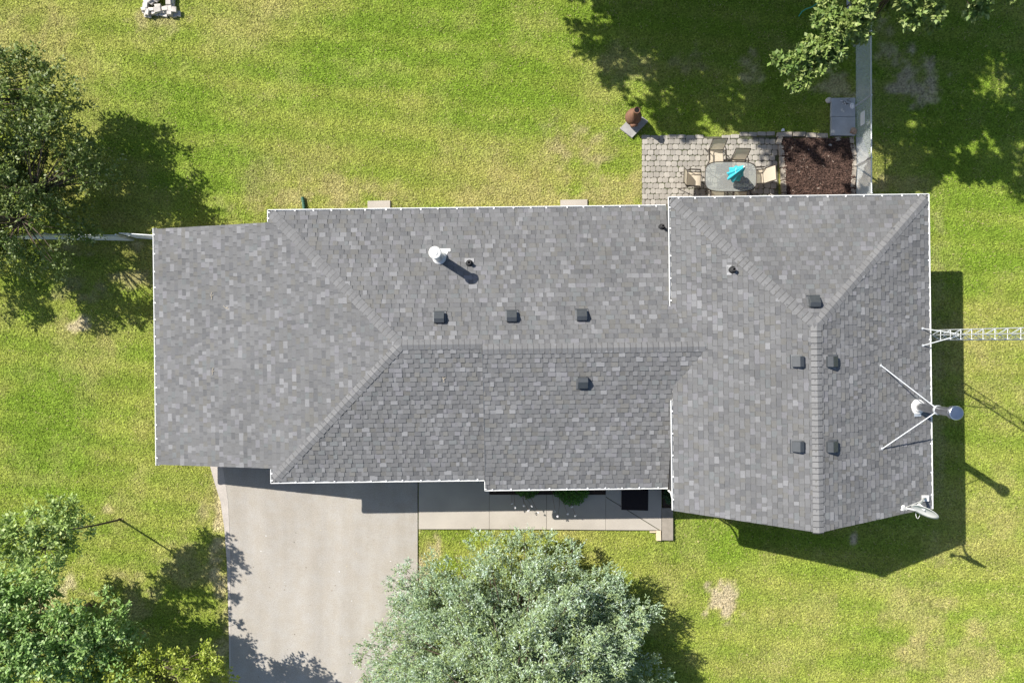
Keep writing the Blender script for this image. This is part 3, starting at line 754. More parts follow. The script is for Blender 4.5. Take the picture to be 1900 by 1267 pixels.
# ---- tall braced chimney at the east eave
cx_, cy_ = 12.32, -1.98
uc = cx_ * math.cos(HA) + cy_ * math.sin(HA); vc = -cx_ * math.sin(HA) + cy_ * math.cos(HA); zc = pz('RE', uc, vc); pc = Vector((uc, vc, 0))
st = empty('stove_chimney'); st.parent = house; st['label'] = 'tall shiny steel chimney with two stay rods'
m = MB(); m.lathe([(.125, zc - .25), (.125, 4.35), (.128, 4.36), (.128, 4.40), (.125, 4.41), (.125, 5.0), (.128, 5.01), (.128, 5.05), (.125, 5.06), (.125, 5.45)], pc, 'steel', 28); m.build('pipe', st)
m = MB(); m.lathe([(.23, zc - .02), (.225, zc + .06), (.16, zc + .10), (.135, zc + .16)], pc, 'cap_white', 28); m.build('storm_collar', st)
m = MB(); m.lathe([(.125, 5.42), (.185, 5.45), (.19, 5.53), (.135, 5.54), (.135, 5.60), (.195, 5.605), (.20, 5.645), (.185, 5.66), (.01, 5.675)], pc, 'steel', 32); m.build('cap', st)
m = MB(); M = rot_to_plane('RE').to_4x4(); M.translation = Vector((uc, vc, zc + .02)); m.box(-.30, .06, -.14, .12, 0, .01, 'galv'); m.xform(M); m.build('flashing', st)
for px, py in ((1634, 678), (1636, 832)):
    q_ = on_roof(px, py, 'RE'); e_ = Vector((uc, vc, 4.75)); dd = (q_ - e_).normalized()
    m = MB(); m.tube([q_ + Vector((0, 0, .03)), Vector((uc, vc, 4.75)) + Vector((dd.x, dd.y, 0)).normalized() * .125], .017, 'galv', 8); m.lathe([(.05, 0), (.045, .02), (.02, .05)], q_, 'galv', 10); m.build('stay_rod', st)
m = MB(); m.lathe([(.127, 4.71), (.138, 4.715), (.138, 4.78), (.127, 4.785)], pc, 'galv', 28); m.build('clamp_band', st)

# dry twigs lying on the shingles
for px, py, pl, lab in [(393, 550, 'W', 'dry pale twig on the west roof slope nearer the rear'), (420, 572, 'W', 'dry pale twig on the west roof slope toward its middle'), (823, 703, 'S', 'dry pale twig on the front roof slope'), (395, 690, 'W', 'short pale twig low on the west roof slope')]:
    q_ = hw(*on_roof(px, py, pl)) + Vector((0, 0, .03)); m = MB(); a_ = random.uniform(0, 6.28)
    m.tube([Vector((.05 * (t - 2) * math.cos(a_) + .02 * math.sin(t * 2), .05 * (t - 2) * math.sin(a_) + .01 * t * t * .3, .01)) for t in range(5)], .006, 'block_beige', 5); m.tube([(0, 0, .01), (.07, .05, .02)], .006, 'block_beige', 5)
    o = m.build('twig'); o.location = q_; tag(o, lab, 'twig')

# green drain pipe and downspouts
m = MB(); pA = at(561, 366, .06); pB = at(565, 386, .06); m.tube([pA, pA.lerp(pB, .35), pB + Vector((0.02, -.35, 0))], .055, 'green_pipe', 12)
for k in range(6):
    c_ = pA.lerp(pB, .1 + k * .16); d_ = (pB - pA).normalized() * .012
    m.tube([c_ - d_, c_ + d_], .062, 'green_pipe', 12)
tag(m.build('drain_pipe'), 'green drain pipe poking out from the rear eave', 'pipe')
m = MB(); p = hw(4.86, -5.3, 3.35); m.tube([hw(4.88, -5.2, 3.42), hw(4.93, -4.95, 3.2), hw(4.93, -4.8, 3.0), hw(4.93, -4.8, .1)], .035, 'gutter', 6); o = m.build('downspout', house); o.matrix_parent_inverse = Matrix.Rotation(-HA, 4, 'Z')
m = MB()
m.box(4.925, 4.98, -4.74, vN + 3.1, ZL, ZR - .11, 'deck'); m.build('wall_flashing', house)

# ================================================================== SATELLITE DISH
def V3(px, py, z): return at(px, py, z)
dish = empty('satellite_dish', V3(1716, 924, 3.62)); tag(dish, 'white satellite dish mounted at the pointed east wing corner', 'satellite dish')
dl = Vector(dish.location)
def dloc(px, py, z): return at(px, py, z) - dl
foot = Vector((0, 0, 0)); top = dloc(1705, 936, 4.72); dc = dloc(1716, 949.5, 4.90); lnb = dloc(1678, 942, 4.60)
nrm = Vector((-.50, -.80, .30)).normalized(); ux = Vector((.845, -.534, 0)).normalized(); uy = nrm.cross(ux).normalized()
if uy.z < 0: uy = -uy
vs = []; fs = []; NR, NA = 6, 28
for side in (0, 1):
    for i in range(NR + 1):
        r_ = i / NR
        for k in range(NA):
            t = 6.283185 * k / NA; dep = .07 * (r_ * r_ - 1)
            p = dc + ux * (math.cos(t) * r_ * .38) + uy * (math.sin(t) * r_ * .34) + nrm * (dep - side * .012)
            vs.append(p)
off = (NR + 1) * NA
for i in range(NR):
    for k in range(NA):
        a = i * NA + k; b = i * NA + (k + 1) % NA
        fs.append((a, b, b + NA, a + NA)); fs.append((off + a, off + a + NA, off + b + NA, off + b))
for k in range(NA):
    a = NR * NA + k; b = NR * NA + (k + 1) % NA; fs.append((a, b, off + b, off + a))
m = MB(); m.poly(vs, fs, 'cap_white'); m.build('reflector', dish, True)
m = MB(); m.box(-.10, .12, -.09, .09, -.01, .02, 'cap_white'); m.build('mounting_plate', dish)
m = MB(); mid = foot.lerp(top, .3) + Vector((.03, .03, -.05)); m.tube([foot + Vector((.02, 0, .0)), mid, foot.lerp(top, .65), top], .036, 'cap_white', 10); m.tube([top, dc - nrm * .06], .045, 'cap_white', 8); m.build('mast', dish)
m = MB(); m.tube([dc - nrm * .06 - uy * .30, lnb], .028, 'cap_white', 8); m.build('feed_arm', dish)
m = MB(); m.tube([lnb + Vector((.06, -.05, .0)), lnb + Vector((-.06, .05, .03))], [.03, .055], 'cap_white', 10); m.tube([lnb + Vector((-.03, -.06, .02)), lnb + Vector((-.09, -.03, .03))], [.03, .045], 'cap_white', 10); m.build('receiver', dish)
m = MB(); m.tube([foot.lerp(top, .35), lnb + Vector((.05, .02, 0))], .014, 'cap_white', 6); m.build('strut', dish)
cpts = [dc - nrm * .04 - uy * .25 + ux * -.15]
b_ = dloc(1703, 955, 4.3)
for k in range(13):
    t = k / 12 * 6.283 * 1.1 + 1.5; cpts.append(b_ + Vector((.06 * math.cos(t), .11 * math.sin(t), .02 * math.sin(t * 2))))
m = MB(); m.tube(cpts, .008, 'cap_white', 5); m.build('cable', dish)

# ================================================================== ANTENNA TOWER
tower = empty('antenna_tower', (13.12, .20, 0)); tag(tower, 'galvanised lattice antenna tower beside the east eave', 'tower')
TH = 13.0; leg = []
for k in range(3):
    t = math.pi + 2 * math.pi * k / 3; leg.append(Vector((.176 * math.cos(t), .176 * math.sin(t), 0)))
for k in range(3):
    m = MB(); m.tube([leg[k], leg[k] + Vector((0, 0, TH))], .017, 'galv', 8); m.build('leg', tower)
rung = []
hm = MB()
for k in range(3): hm.tube([leg[k], leg[(k + 1) % 3]], .010, 'galv', 6)
o0 = hm.build('rung', tower); 
dm = MB()
for k in range(3): dm.tube([leg[k], leg[(k + 1) % 3] + Vector((0, 0, .51))], .007, 'galv', 6)
o1 = dm.build('diagonal', tower)
for i in range(int(TH / .51) - 1):
    a = o0 if i == 0 else link('rung', o0.data, tower); a.location = (0, 0, .3 + i * .51)
    b = o1 if i == 0 else link('diagonal', o1.data, tower); b.location = (0, 0, .3 + i * .51)
for px, py in ((1711, 609.5), (1712, 641)):
    q_ = on_roof(px, py, 'RE'); q_ = hw(*q_) - Vector(tower.location)
    m = MB(); m.tube([q_ + Vector((0, 0, .03)), Vector((.06, 0.02 if py < 620 else -.02, 4.35))], .018, 'galv', 8); m.lathe([(.05, 0), (.04, .03)], q_, 'galv', 10); m.build('brace', tower)
m = MB(); m.prism([(-.35, -.35), (.35, -.35), (.35, .35), (-.35, .35)], -.1, .04, 'concrete_grey'); m.build('footing', tower)

# ================================================================== FENCES
def mesh_panel(L_, h, pitch=0.062, r_=0.0034):
    V = []; F = []
    def wire(a, b, oy):
        k = len(V); d = (Vector(b) - Vector(a)).normalized(); s1 = Vector((d.z, 0, -d.x)); s2 = Vector((0, 1, 0))
        for p in (a, b):
            p = Vector(p) + Vector((0, oy, 0))
            V.extend([tuple(p + s1 * r_), tuple(p - s1 * r_ * .5 + s2 * r_ * .87), tuple(p - s1 * r_ * .5 - s2 * r_ * .87)])
        for i in range(3):
            j = (i + 1) % 3; F.append((k + i, k + j, k + 3 + j, k + 3 + i))
    n = int((L_ + h) / pitch)
    for i in range(n):
        x = i * pitch - h
        for sg in (1, -1):
            xa, xb = (x, x + h) if sg > 0 else (x + h, x)
            za, zb = 0.03, h
            # clip to 0..L
            def cl(xa, za, xb, zb):
                pts = []
                for t0_ in (0.0, 1.0): pts.append(t0_)
                lo, hi = 0.0, 1.0
                dx = xb - xa
                for bound, s_ in ((0, 1), (L_, -1)):
                    fa = s_ * (xa - bound); fb = s_ * (xb - bound)
                    if fa < 0 and fb < 0: return None
                    if fa < 0: lo = max(lo, fa / (fa - fb))
                    elif fb < 0: hi = min(hi, fa / (fa - fb))
                if hi - lo < .02: return None
                return (xa + dx * lo, 0, za + (zb - za) * lo), (xa + dx * hi, 0, za + (zb - za) * hi)
            r = cl(xa, za, xb, zb)
            if r: wire(r[0], r[1], .004 * sg)
    me = bpy.data.meshes.new('chain_link_mesh'); me.from_pydata(V, [], F); me.materials.append(MATS['wire']); me.update(); return me
def fence(a, b, posts, h, label):
    a = Vector(a); b = Vector(b); d = b - a; L_ = d.length
    f = empty('chain_link_fence', (a.x, a.y, 0), math.atan2(d.y, d.x)); tag(f, label, 'fence')
    o = link('chain_link_mesh', mesh_panel(L_, h - .02), f); o['kind'] = 'stuff'
    m = MB(); m.tube([(0, .03, h), (L_, .03, h)], .021, 'galv', 8); m.build('top_rail', f)
    pm = None
    for t in posts:
        if pm is None:
            m = MB(); m.lathe([(.03, -.1), (.03, h + .04), (.034, h + .045), (.03, h + .08), (.005, h + .095)], (0, 0, 0), 'galv', 12); p_ = m.build('post', f); pm = p_.data
        else: p_ = link('post', pm, f)
        p_.location = (t, .05, 0)
    m = MB()
    for i in range(int(L_ / .062)): m.tube([(i * .062, .0, h - .03), (i * .062 + .012, .0, h + .035)], .0035, 'wire', 3, False)
    o = m.build('wire_tips', f); o['kind'] = 'stuff'
    return f
FY0 = 4.95
fence((12.18, FY0, 0), (12.13, 17.0, 0), [0.05, 1.25, 3.35, 5.5, 7.65, 9.8, 11.9], 1.17, 'chain-link fence running from the rear of the house past the garden bed')
fence((-23, 3.72, 0), (-13.35, 3.56, 0), [0, 2.4, 4.8, 7.2, 9.6], 1.10, 'chain-link fence left of the house under the big tree')
g = empty('chain_link_gate', (-13.28, 3.66, 0), math.atan2(-.12, 1.75)); tag(g, 'chain-link gate standing ajar against the west eave', 'gate')
m = MB(); m.tube([(0, 0, .06), (0, 0, 1.16), (1.75, 0, 1.16), (1.75, 0, .06), (0, 0, .06)], .02, 'galv', 8); m.build('frame', g)
o = link('chain_link_mesh', mesh_panel(1.75, 1.14), g); o['kind'] = 'stuff'
m = MB(); m.box(.03, .12, -.03, .03, .62, .72, 'galv'); m.build('latch', g)
# plate on the fence
m = MB(); m.box(-.012, .0, -.23, .23, .42, .72, 'white_paint'); o = m.build('fence_sign'); o.location = (12.145, 7.72, 0); tag(o, 'blank white plate hanging on the chain-link fence', 'sign')
# bare strip under the fence
m = MB(); pl = []
m.prism(ccw(pxpoly([(1588, 255), (1600, 255), (1616, 300), (1617, 365), (1588, 365)])), -.05, .012, 'sand_strip'); tag(m.build('gravel_strip'), 'pale bare strip at the foot of the rear fence', kind='structure')
m = MB(); m.prism(ccw(pxpoly([(1570, -30), (1603, -30), (1601, 60), (1586, 66), (1572, 60)])), -.05, .03, 'concrete_grey'); tag(m.build('path'), 'grey paved strip under the tree by the fence top', kind='structure')

# ================================================================== PATIO FURNITURE
tc = at(1356, 328, .72); tc = Vector((tc.x, tc.y, 0))
table = empty('patio_table', tc); tag(table, 'rounded glass patio table with a dark metal rim', 'table')
def rrect(a, b, n=40, e=4.2):
    out = []
    for k in range(n):
        t = 2 * math.pi * k / n; c_, s_ = math.cos(t), math.sin(t)
        out.append((a * math.copysign(abs(c_) ** (2 / e), c_), b * math.copysign(abs(s_) ** (2 / e), s_)))
    return out
m = MB(); m.prism(rrect(.87, .50), .712, .722, 'frosted_glass'); m.build('glass_top', table)
m = MB(); pts = [(x, y, .715) for x, y in rrect(.885, .515)]; m.tube(pts + [pts[0]], .016, 'bronze', 8, False); m.build('rim', table)
for sx in (-1, 1):
    for sy in (-1, 1):
        m = MB(); m.tube([(sx * .80, sy * .44, .70), (sx * .62, sy * .32, .45), (sx * .60, sy * .30, .2), (sx * .70, sy * .38, .03)], .018, 'bronze', 8); m.build('leg', table)
m = MB(); m.tube([(-.61, -.31, .42), (-.61, .31, .42), (.61, .31, .42), (.61, -.31, .42), (-.61, -.31, .42)], .014, 'bronze', 8); m.build('stretcher', table)
umb = empty('parasol', tc + Vector((.02, 0, 0))); tag(umb, 'closed turquoise parasol standing through the glass table', 'parasol')
m = MB(); m.tube([(0, 0, .03), (0, 0, 2.12)], .019, 'cap_white', 10); m.build('pole', umb)
m = MB(); m.lathe([(.22, .03), (.22, .07), (.05, .11), (.03, .30)], (0, 0, 0), 'bronze', 20); m.build('base', umb)
NP = 48; prof = [(.02, 2.10), (.07, 2.00), (.105, 1.75), (.15, 1.45), (.225, 1.16), (.235, 1.06)]
vs = []; fs = []
for i, (r_, z_) in enumerate(prof):
    for k in range(NP):
        t = 6.283185 * k / NP; fold = 1 + (.08 + .17 * i / 5) * math.cos(t * 8 + .25 * i) * (1 if i else 0) + .06 * math.cos(3 * t + 1)
        vs.append((r_ * fold * math.cos(t), r_ * fold * math.sin(t), z_ - (.07 * (math.cos(t * 8 + .25 * i) < -.2) if i == 5 else 0) + .03 * math.cos(2 * t) * (i == 5)))
for i in range(len(prof) - 1):
    for k in range(NP):
        a = i * NP + k; b = i * NP + (k + 1) % NP; fs.append((a, b, b + NP, a + NP))
m = MB(); m.poly(vs, fs, 'turquoise'); o = m.build('canopy', umb, True)
m = MB(); m.lathe([(.03, 2.09), (.032, 2.13), (.015, 2.17), (.004, 2.19)], (0, 0, 0), 'cap_white', 12); m.build('finial', umb)
m = MB(); m.tube([(.13 * math.cos(t * .4), .13 * math.sin(t * .4), 1.6) for t in range(16)] + [(.14, -.02, 1.3)], .006, 'cap_white', 5); m.build('tie', umb)

def chair(loc, rz, label):
    c = empty('patio_chair', loc, rz); tag(c, label, 'chair', 'chairs round the patio table')
    def sheet(prof, hw_, mt, name):
        m = MB(); n = len(prof); vs = []; fs = []
        for x in (-hw_, 0, hw_):
            for y, z in prof: vs.append((x, y, z - (.012 if x == 0 else 0)))
        for i in range(2):
            for k in range(n - 1):
                a = i * n + k; fs.append((a, a + n, a + n + 1, a + 1))
        k0 = len(vs); vs2 = [(x, y, z - .012) for x, y, z in vs]
        fs2 = [tuple(k0 + q_ for q_ in reversed(f)) for f in fs]
        bd = []
        m.poly(vs, fs, mt); return m.build(name, c, True)
    sheet([(.27, .40), (.24, .425), (.10, .415), (-.10, .40), (-.215, .405)], .235, 'sling', 'seat')
    sheet([(-.225, .43), (-.28, .60), (-.35, .80), (-.43, .96), (-.455, .985)], .235, 'sling', 'backrest')
    for sx in (-1, 1):
        x = sx * .25
        m = MB(); m.tube([(x, .28, .39), (x, .24, .42), (x, -.22, .405), (x, -.29, .60), (x, -.36, .80), (x, -.46, .99)], .013, 'bronze', 7); m.build('side_rail', c)
        xo = sx * .285
        m = MB(); m.tube([(xo, .30, .01), (xo, .25, .35), (xo, .20, .61), (xo, .10, .63), (xo, -.20, .62), (xo - sx * .03, -.30, .62)], .014, 'bronze', 7); m.build('front_leg', c)
        m = MB(); m.tube([(xo, -.38, .01), (xo, -.20, .40), (xo, -.12, .62)], .014, 'bronze', 7); m.build('rear_leg', c)
        m = MB(); m.box(xo - .022, xo + .022, -.20, .19, .636, .652, 'bronze'); m.build('armrest', c)
    for yy, zz in ((-.46, .99), (.28, .39), (-.222, .405)):
        m = MB(); m.tube([(-.25, yy, zz), (.25, yy, zz)], .013, 'bronze', 7); m.build('cross_bar', c)
    return c
chair((7.10, 6.44, .03), math.pi + .02, 'sling chair standing farthest back from the table beside the grass')
chair((7.86, 6.10, .03), math.pi - .03, 'sling chair at the table next to the farthest chair, right of it')
chair((8.52, 5.72, .03), math.pi / 2 + .06, 'sling chair at the right table end by the mulch bed')
chair((6.30, 5.64, .03), -math.pi / 2 - .05, 'sunlit sling chair at the left end of the table')
chair((7.14, 5.02, .03), .0, 'left sling chair of the two half hidden under the eave')
chair((7.93, 5.02, .03), .03, 'right sling chair of the two half hidden under the eave')

# ---- chiminea
slabp = at(1176, 232.5, .07)
m = MB(); m.prism(ccw(pxpoly([(1150, 238.5), (1173, 256), (1203, 225), (1180, 208)], .08)), -.05, .08, 'slate', cham=.01); tag(m.build('stone_slab'), 'grey slate slab set diagonally on the lawn', 'slab')
ch = empty('chiminea', (4.22, 7.80, .08)); tag(ch, 'round brown clay chiminea with a sooty chimney mouth', 'chiminea')
m = MB(); m.lathe([(.17, .10), (.25, .20), (.285, .34), (.27, .50), (.20, .64), (.13, .74), (.10, .86), (.095, 1.06), (.115, 1.10), (.115, 1.13), (.085, 1.13), (.075, .95), (.001, .90)], (0, 0, 0), 'clay', 28); m.build('body', ch, True)
m = MB(); m.lathe([(.076, .9), (.076, 1.125), (.001, 1.126)], (0, 0, 0), 'soot', 16); m.build('flue_mouth', ch)
m = MB(); m.tube([(.02, -.22, .36), (.05, -.33, .34)], [.14, .12], 'clay', 14); m.build('fire_mouth', ch, True)
for k in range(3):
    t = .6 + k * 2.094; m = MB(); m.tube([(.15 * math.cos(t), .15 * math.sin(t), .16), (.22 * math.cos(t), .22 * math.sin(t), 0)], .02, 'bronze', 6); m.build('leg', ch)

# ---- stone heap
heap = empty('stone_heap', at(297, 2)); tag(heap, 'square heap of pale flat stones on the lawn', 'stone heap')
rd = random.Random(5); hx = .58
for lay in range(3):
    n = 0
    for side in range(4):
        L0 = -hx
        while L0 < hx - .05:
            l_ = rd.uniform(.16, .34); c_ = L0 + l_ / 2; w_ = rd.uniform(.12, .2); r_ = hx - .09 - lay * .05 + rd.uniform(-.05, .04)
            x, y = [(c_, -r_), (r_, c_), (c_, r_), (-r_, c_)][side]
            m = MB(); a, b = l_ / 2 - .008, w_ / 2; j = lambda: rd.uniform(-.03, .03)
            m.prism([(-a + j(), -b + j()), (a + j(), -b + j()), (a + j(), b + j()), (-a + j(), b + j())], 0, rd.uniform(.06, .09), 'stone', cham=.012)
            o = m.build('stone', heap); o.location = (x, y, lay * .075 - .01); o.rotation_euler = (rd.uniform(-.1, .1), rd.uniform(-.1, .1), (side % 2) * math.pi / 2 + rd.uniform(-.25, .25))
            L0 += l_
for k in range(10):
    m = MB(); a, b = rd.uniform(.1, .2), rd.uniform(.07, .13); m.prism([(-a, -b), (a * .8, -b * 1.1), (a, b * .8), (-a * .7, b)], 0, rd.uniform(.05, .09), 'stone', cham=.012)
    o = m.build('stone', heap); o.location = (rd.uniform(-.35, .35), rd.uniform(-.35, .35), rd.uniform(.05, .2)); o.rotation_euler = (rd.uniform(-.3, .3), rd.uniform(-.3, .3), rd.uniform(0, 6))

# ---- garden hose end
m = MB(); m.tube([at(1482, 31, .05), at(1488, 22, .10), at(1496, 17, .12), at(1506, 14, .08), at(1520, 4, .05), at(1524, -20, .05)], .016, 'hose', 6); tag(m.build('garden_hose'), 'teal garden hose end lying on the shaded lawn', 'hose')

# ================================================================== VEGETATION
def unit(v): return v / np.maximum(np.linalg.norm(v, axis=1, keepdims=True), 1e-9)
def leaf_quads(P, d, nrm_, L, W):
    """diamond leaves: base P, along d, facing nrm_"""
    s = unit(np.cross(d, nrm_))
    b = P; t = P + d * L[:, None]; mid = P + d * (L * .45)[:, None]
    drop = nrm_ * (L * .06)[:, None]
    return np.stack([b, mid + s * W[:, None] - drop, t - drop, mid - s * W[:, None] - drop], 1).reshape(-1, 3)
def limb(m, a, b, r0, r1, bend=.12, seg=4, n=6, mt='bark'):
    a = Vector(a); b = Vector(b); L_ = (b - a).length
    off = Vector((random.uniform(-1, 1), random.uniform(-1, 1), random.uniform(-.2, .6))) * bend * L_
    pts = []; rr = []
    for i in range(seg + 1):
        t = i / seg; pts.append(a.lerp(b, t) + off * math.sin(math.pi * t) * .6); rr.append(r0 + (r1 - r0) * t)
    m.tube(pts, rr, mt, n, False)
def broadleaf(name, label, cat, base, blobs, clumps, per, size, cols, trunk_r, seed, crad=(.28, .55), up=.75, fork=.45, group=None, extra=(), gap=.42):
    """blobs: (x,y,z, rx,ry,rz, weight) world ellipsoids; clumps of leaves fill their outer shells"""
    r = np.random.default_rng(seed); random.seed(seed)
    root = empty(name, base); tag(root, label, cat, group); B = np.array(base)
    wts = np.array([b[6] for b in blobs]); wts = wts / wts.sum()
    which = r.choice(len(blobs), clumps, p=wts)
    bl_ = np.array([b[:6] for b in blobs])[which]
    dirs = unit(r.normal(size=(clumps, 3))); rad = r.random(clumps) ** .42
    cen = bl_[:, :3] + dirs * bl_[:, 3:6] * rad[:, None]
    # uneven outline: drop clumps in noise gaps
    keep = fbm(cen[:, 0] + cen[:, 2] * .7, cen[:, 1] - cen[:, 2] * .5, 1.1, seed % 13, 3) > gap
    keep &= cen[:, 2] > .25
    cen = cen[keep]; rad = rad[keep]; dirs = dirs[keep]; nC = len(cen)
    cr = crad[0] + (crad[1] - crad[0]) * r.random(nC)
    ex = []
    for pts, c0, c1 in extra:            # leafy boughs hanging out of the crown: polyline, clump radius at start and end
        pts = [np.array(p) for p in pts]
        for a, b in zip(pts[:-1], pts[1:]):
            k = max(2, int(np.linalg.norm(b - a) / .17))
            for t in np.linspace(0, 1, k, endpoint=False): ex.append((a + (b - a) * t + r.normal(size=3) * .05, c0 + (c1 - c0) * t, (b - a) / np.linalg.norm(b - a)))
    if ex:
        cen = np.concatenate([cen, np.array([e[0] for e in ex])]); cr = np.concatenate([cr, np.array([e[1] for e in ex])]); dirs = np.concatenate([dirs, np.array([e[2] for e in ex])]); nC = len(cen)
    ci = np.repeat(np.arange(nC), per); n = len(ci)
    # each clump: a few leafy twigs radiating from its centre
    tw = unit(r.normal(size=(nC * 7, 3)) * np.array([1, 1, .55]) + np.repeat(dirs, 7, 0) * .7)
    ti = ci * 7 + r.integers(0, 7, n); tpos = r.random(n) ** .7
    P = cen[ci] + tw[ti] * (cr[ci] * tpos)[:, None] + r.normal(size=(n, 3)) * .035
    d = unit(tw[ti] * .6 + r.normal(size=(n, 3)) * .75)
    nn = unit(r.normal(size=(n, 3)) * .48 + np.array([-.5, .33, up]))
    nn = unit(nn - d * np.sum(nn * d, 1)[:, None])
    L = size * (.7 + .6 * r.random(n)); W = L * (.22 + .12 * r.random(n))
    V = leaf_quads(P, d, nn, L, W)
    ct = r.random(nC); c = np.array(cols[0]) * (1 - ct)[:, None] + np.array(cols[1]) * ct[:, None]
    K = c[ci] * (.75 + .5 * r.random(n))[:, None]
    tipm = (tpos > .75) & (r.random(n) < .5); K[tipm] = K[tipm] * .5 + np.array(cols[2]) * .5
    raw_mesh('crown', V - B, 4, K, 'leaf', root)
    # trunk and limbs
    m = MB(); cz = bl_[:, 2].mean(); fk = B + (np.array([np.mean(cen[:, 0]), np.mean(cen[:, 1]), cz]) - B) * fork
    m.tube([(0, 0, -.1), (0, 0, .15), tuple((fk - B) * .5 + np.array([.04, -.03, 0])), tuple(fk - B)], [trunk_r * 1.5, trunk_r * 1.1, trunk_r * .9, trunk_r * .7], 'bark', 12, True)
    sel = r.permutation(nC)
    mains = [cen[i] for i in sel[:7]]
    nodes = []
    for e in mains:
        q_ = fk + (e - fk) * .65; limb(m, fk - B, q_ - B, trunk_r * .55, trunk_r * .25, .15, 5, 7); nodes.append(q_)
    nodes = np.array(nodes + [fk])
    for i in sel[:min(nC, 260)]:
        k = np.argmin(np.linalg.norm(nodes - cen[i], axis=1)); limb(m, nodes[k] - B, cen[i] - B, max(.012, trunk_r * .14), .006, .12, 3, 4)
    m.build('trunk', root, True)
    return root

# left tree over the fence
broadleaf('broadleaf_tree', 'big dark olive tree spreading over the chain-link fence at the left edge', 'tree', (-18.6, 5.9, 0),
          [(-16.9, 5.9, 3.0, 3.4, 3.3, 1.9, 1.3), (-14.7, 5.3, 2.1, 1.8, 2.0, 1.1, .6), (-15.7, 7.7, 2.5, 1.9, 1.6, 1.3, .5), (-15.8, 3.6, 2.1, 2.0, 1.4, 1.0, .55), (-18.2, 3.2, 2.3, 1.8, 1.5, 1.1, .4)],
          1060, 62, .115, [(0.12, 0.18, 0.036), (0.20, 0.26, 0.07), (0.40, 0.43, 0.22)], .22, 101, (.28, .5), gap=.455)
# tree beyond the top of the frame
broadleaf('shade_tree', 'tall broadleaf tree past the top edge, shading the lawn behind the patio', 'tree', (2.2, 17.0, 0),
          [(1.6, 16.0, 8.0, 5.0, 4.6, 3.0, 1.0), (4.8, 15.2, 7.6, 3.8, 3.5, 2.6, .7), (-1.4, 16.2, 7.4, 2.6, 2.8, 2.2, .4)],
          740, 85, .24, [(0.045, 0.095, 0.022), (0.085, 0.14, 0.03), (0.16, 0.20, 0.06)], .32, 102, (.5, .9), gap=.38)
# tree reaching over the fence
broadleaf('overhanging_tree', 'leafy green tree reaching its branches down over the rear chain-link fence', 'tree', (10.9, 15.0, 0),
          [(10.4, 14.8, 7.6, 5.0, 4.4, 3.2, 1.0), (14.2, 13.6, 7.0, 3.8, 3.4, 2.4, .6), (8.0, 15.4, 7.0, 2.6, 2.4, 2.0, .3)],
          980, 150, .15, [(0.13, 0.21, 0.05), (0.24, 0.32, 0.08), (0.44, 0.48, 0.18)], .34, 103, (.5, .9), gap=.38,
          extra=[([at(1650, -60, 6.2), at(1590, 30, 5.6), at(1520, 80, 5.2), at(1446, 128, 4.8)], .34, .22), ([at(1590, 20, 5.6), at(1545, 90, 5.1), at(1500, 135, 4.8), at(1466, 166, 4.6)], .30, .18),
                 ([at(1600, 30, 5.4), at(1570, 70, 5.0), at(1540, 115, 4.8)], .30, .24), ([at(1560, 20, 5.6), at(1510, 35, 5.3)], .3, .25), ([at(1600, 40, 5.4), at(1608, 75, 5.1)], .22, .16),
                 ([at(1575, -30, 5.6), at(1530, 5, 5.4)], .35, .3), ([at(1620, -40, 5.8), at(1600, 8, 5.5)], .3, .2), ([at(1680, -40, 6), at(1700, 20, 5.6), at(1690, 36, 5.4)], .34, .22), ([at(1730, -40, 6), at(1745, 25, 5.6)], .36, .26),
                 ([at(1720, -20, 4.2), at(1735, 50, 3.8)], .3, .2), ([at(1830, -40, 6.4), at(1818, 10, 6.0), at(1796, 24, 5.9)], .26, .16), ([at(1868, -30, 6), at(1884, -2, 5.8)], .2, .14), ([at(1640, 20, 3.4), at(1655, -40, 3.8)], .2, .2)])
# young tree with a bent thin trunk by the drive
tb = at(222, 963); tb = (tb.x, tb.y, 0)
broadleaf('young_tree', 'young light green tree with thin trunk left of the driveway', 'tree', tb,
          [(-14.35, -5.85, 3.6, 1.25, 1.1, 1.0, 1.0), (-13.75, -5.35, 3.7, .7, .6, .55, .35), (-15.2, -5.9, 3.7, .8, .8, .8, .4), (-14.2, -6.6, 3.3, .8, .8, .8, .35)],
          104, 62, .12, [(0.21, 0.31, 0.075), (0.32, 0.43, 0.12), (0.52, 0.60, 0.28)], .035, 104, (.22, .36), fork=.75, gap=.36)
t5 = (-15.0, -9.4, 0)
broadleaf('silvery_tree', 'bluish green tree in the lower left corner', 'tree', t5,
          [(-14.9, -9.3, 3.3, 2.0, 1.9, 1.3, 1.0), (-13.2, -8.9, 2.9, 1.3, 1.0, .9, .5), (-16.3, -8.3, 3.2, 1.3, 1.2, 1.0, .45), (-13.0, -10.1, 2.9, 1.4, 1.2, .9, .6), (-15.4, -7.7, 2.6, 1.2, .7, .8, .3), (-15.2, -9.3, 4.2, 1.2, 1.1, .5, .55), (-13.6, -9.5, 3.7, .9, .9, .5, .3)],
          440, 66, .12, [(0.18, 0.31, 0.075), (0.28, 0.42, 0.125), (0.48, 0.59, 0.30)], .11, 105, (.25, .45), gap=.40)
t6 = (-11.4, -11.3, 0)
broadleaf('yellow_green_tree', 'small yellow-green tree at the bottom edge beside the driveway', 'tree', t6,
          [(-11.5, -10.5, 2.9, 1.35, .8, .8, 1.0), (-9.9, -10.2, 2.9, .75, .55, .7, .45), (-12.9, -10.9, 2.7, 1.0, .7, .7, .45), (-9.3, -11.0, 2.7, .6, .55, .6, .3), (-10.9, -11.3, 2.9, 1.0, .6, .6, .4)],
          190, 66, .10, [(0.22, 0.29, 0.03), (0.35, 0.41, 0.06), (0.52, 0.54, 0.14)], .05, 106, (.2, .34), gap=.38, fork=.6)

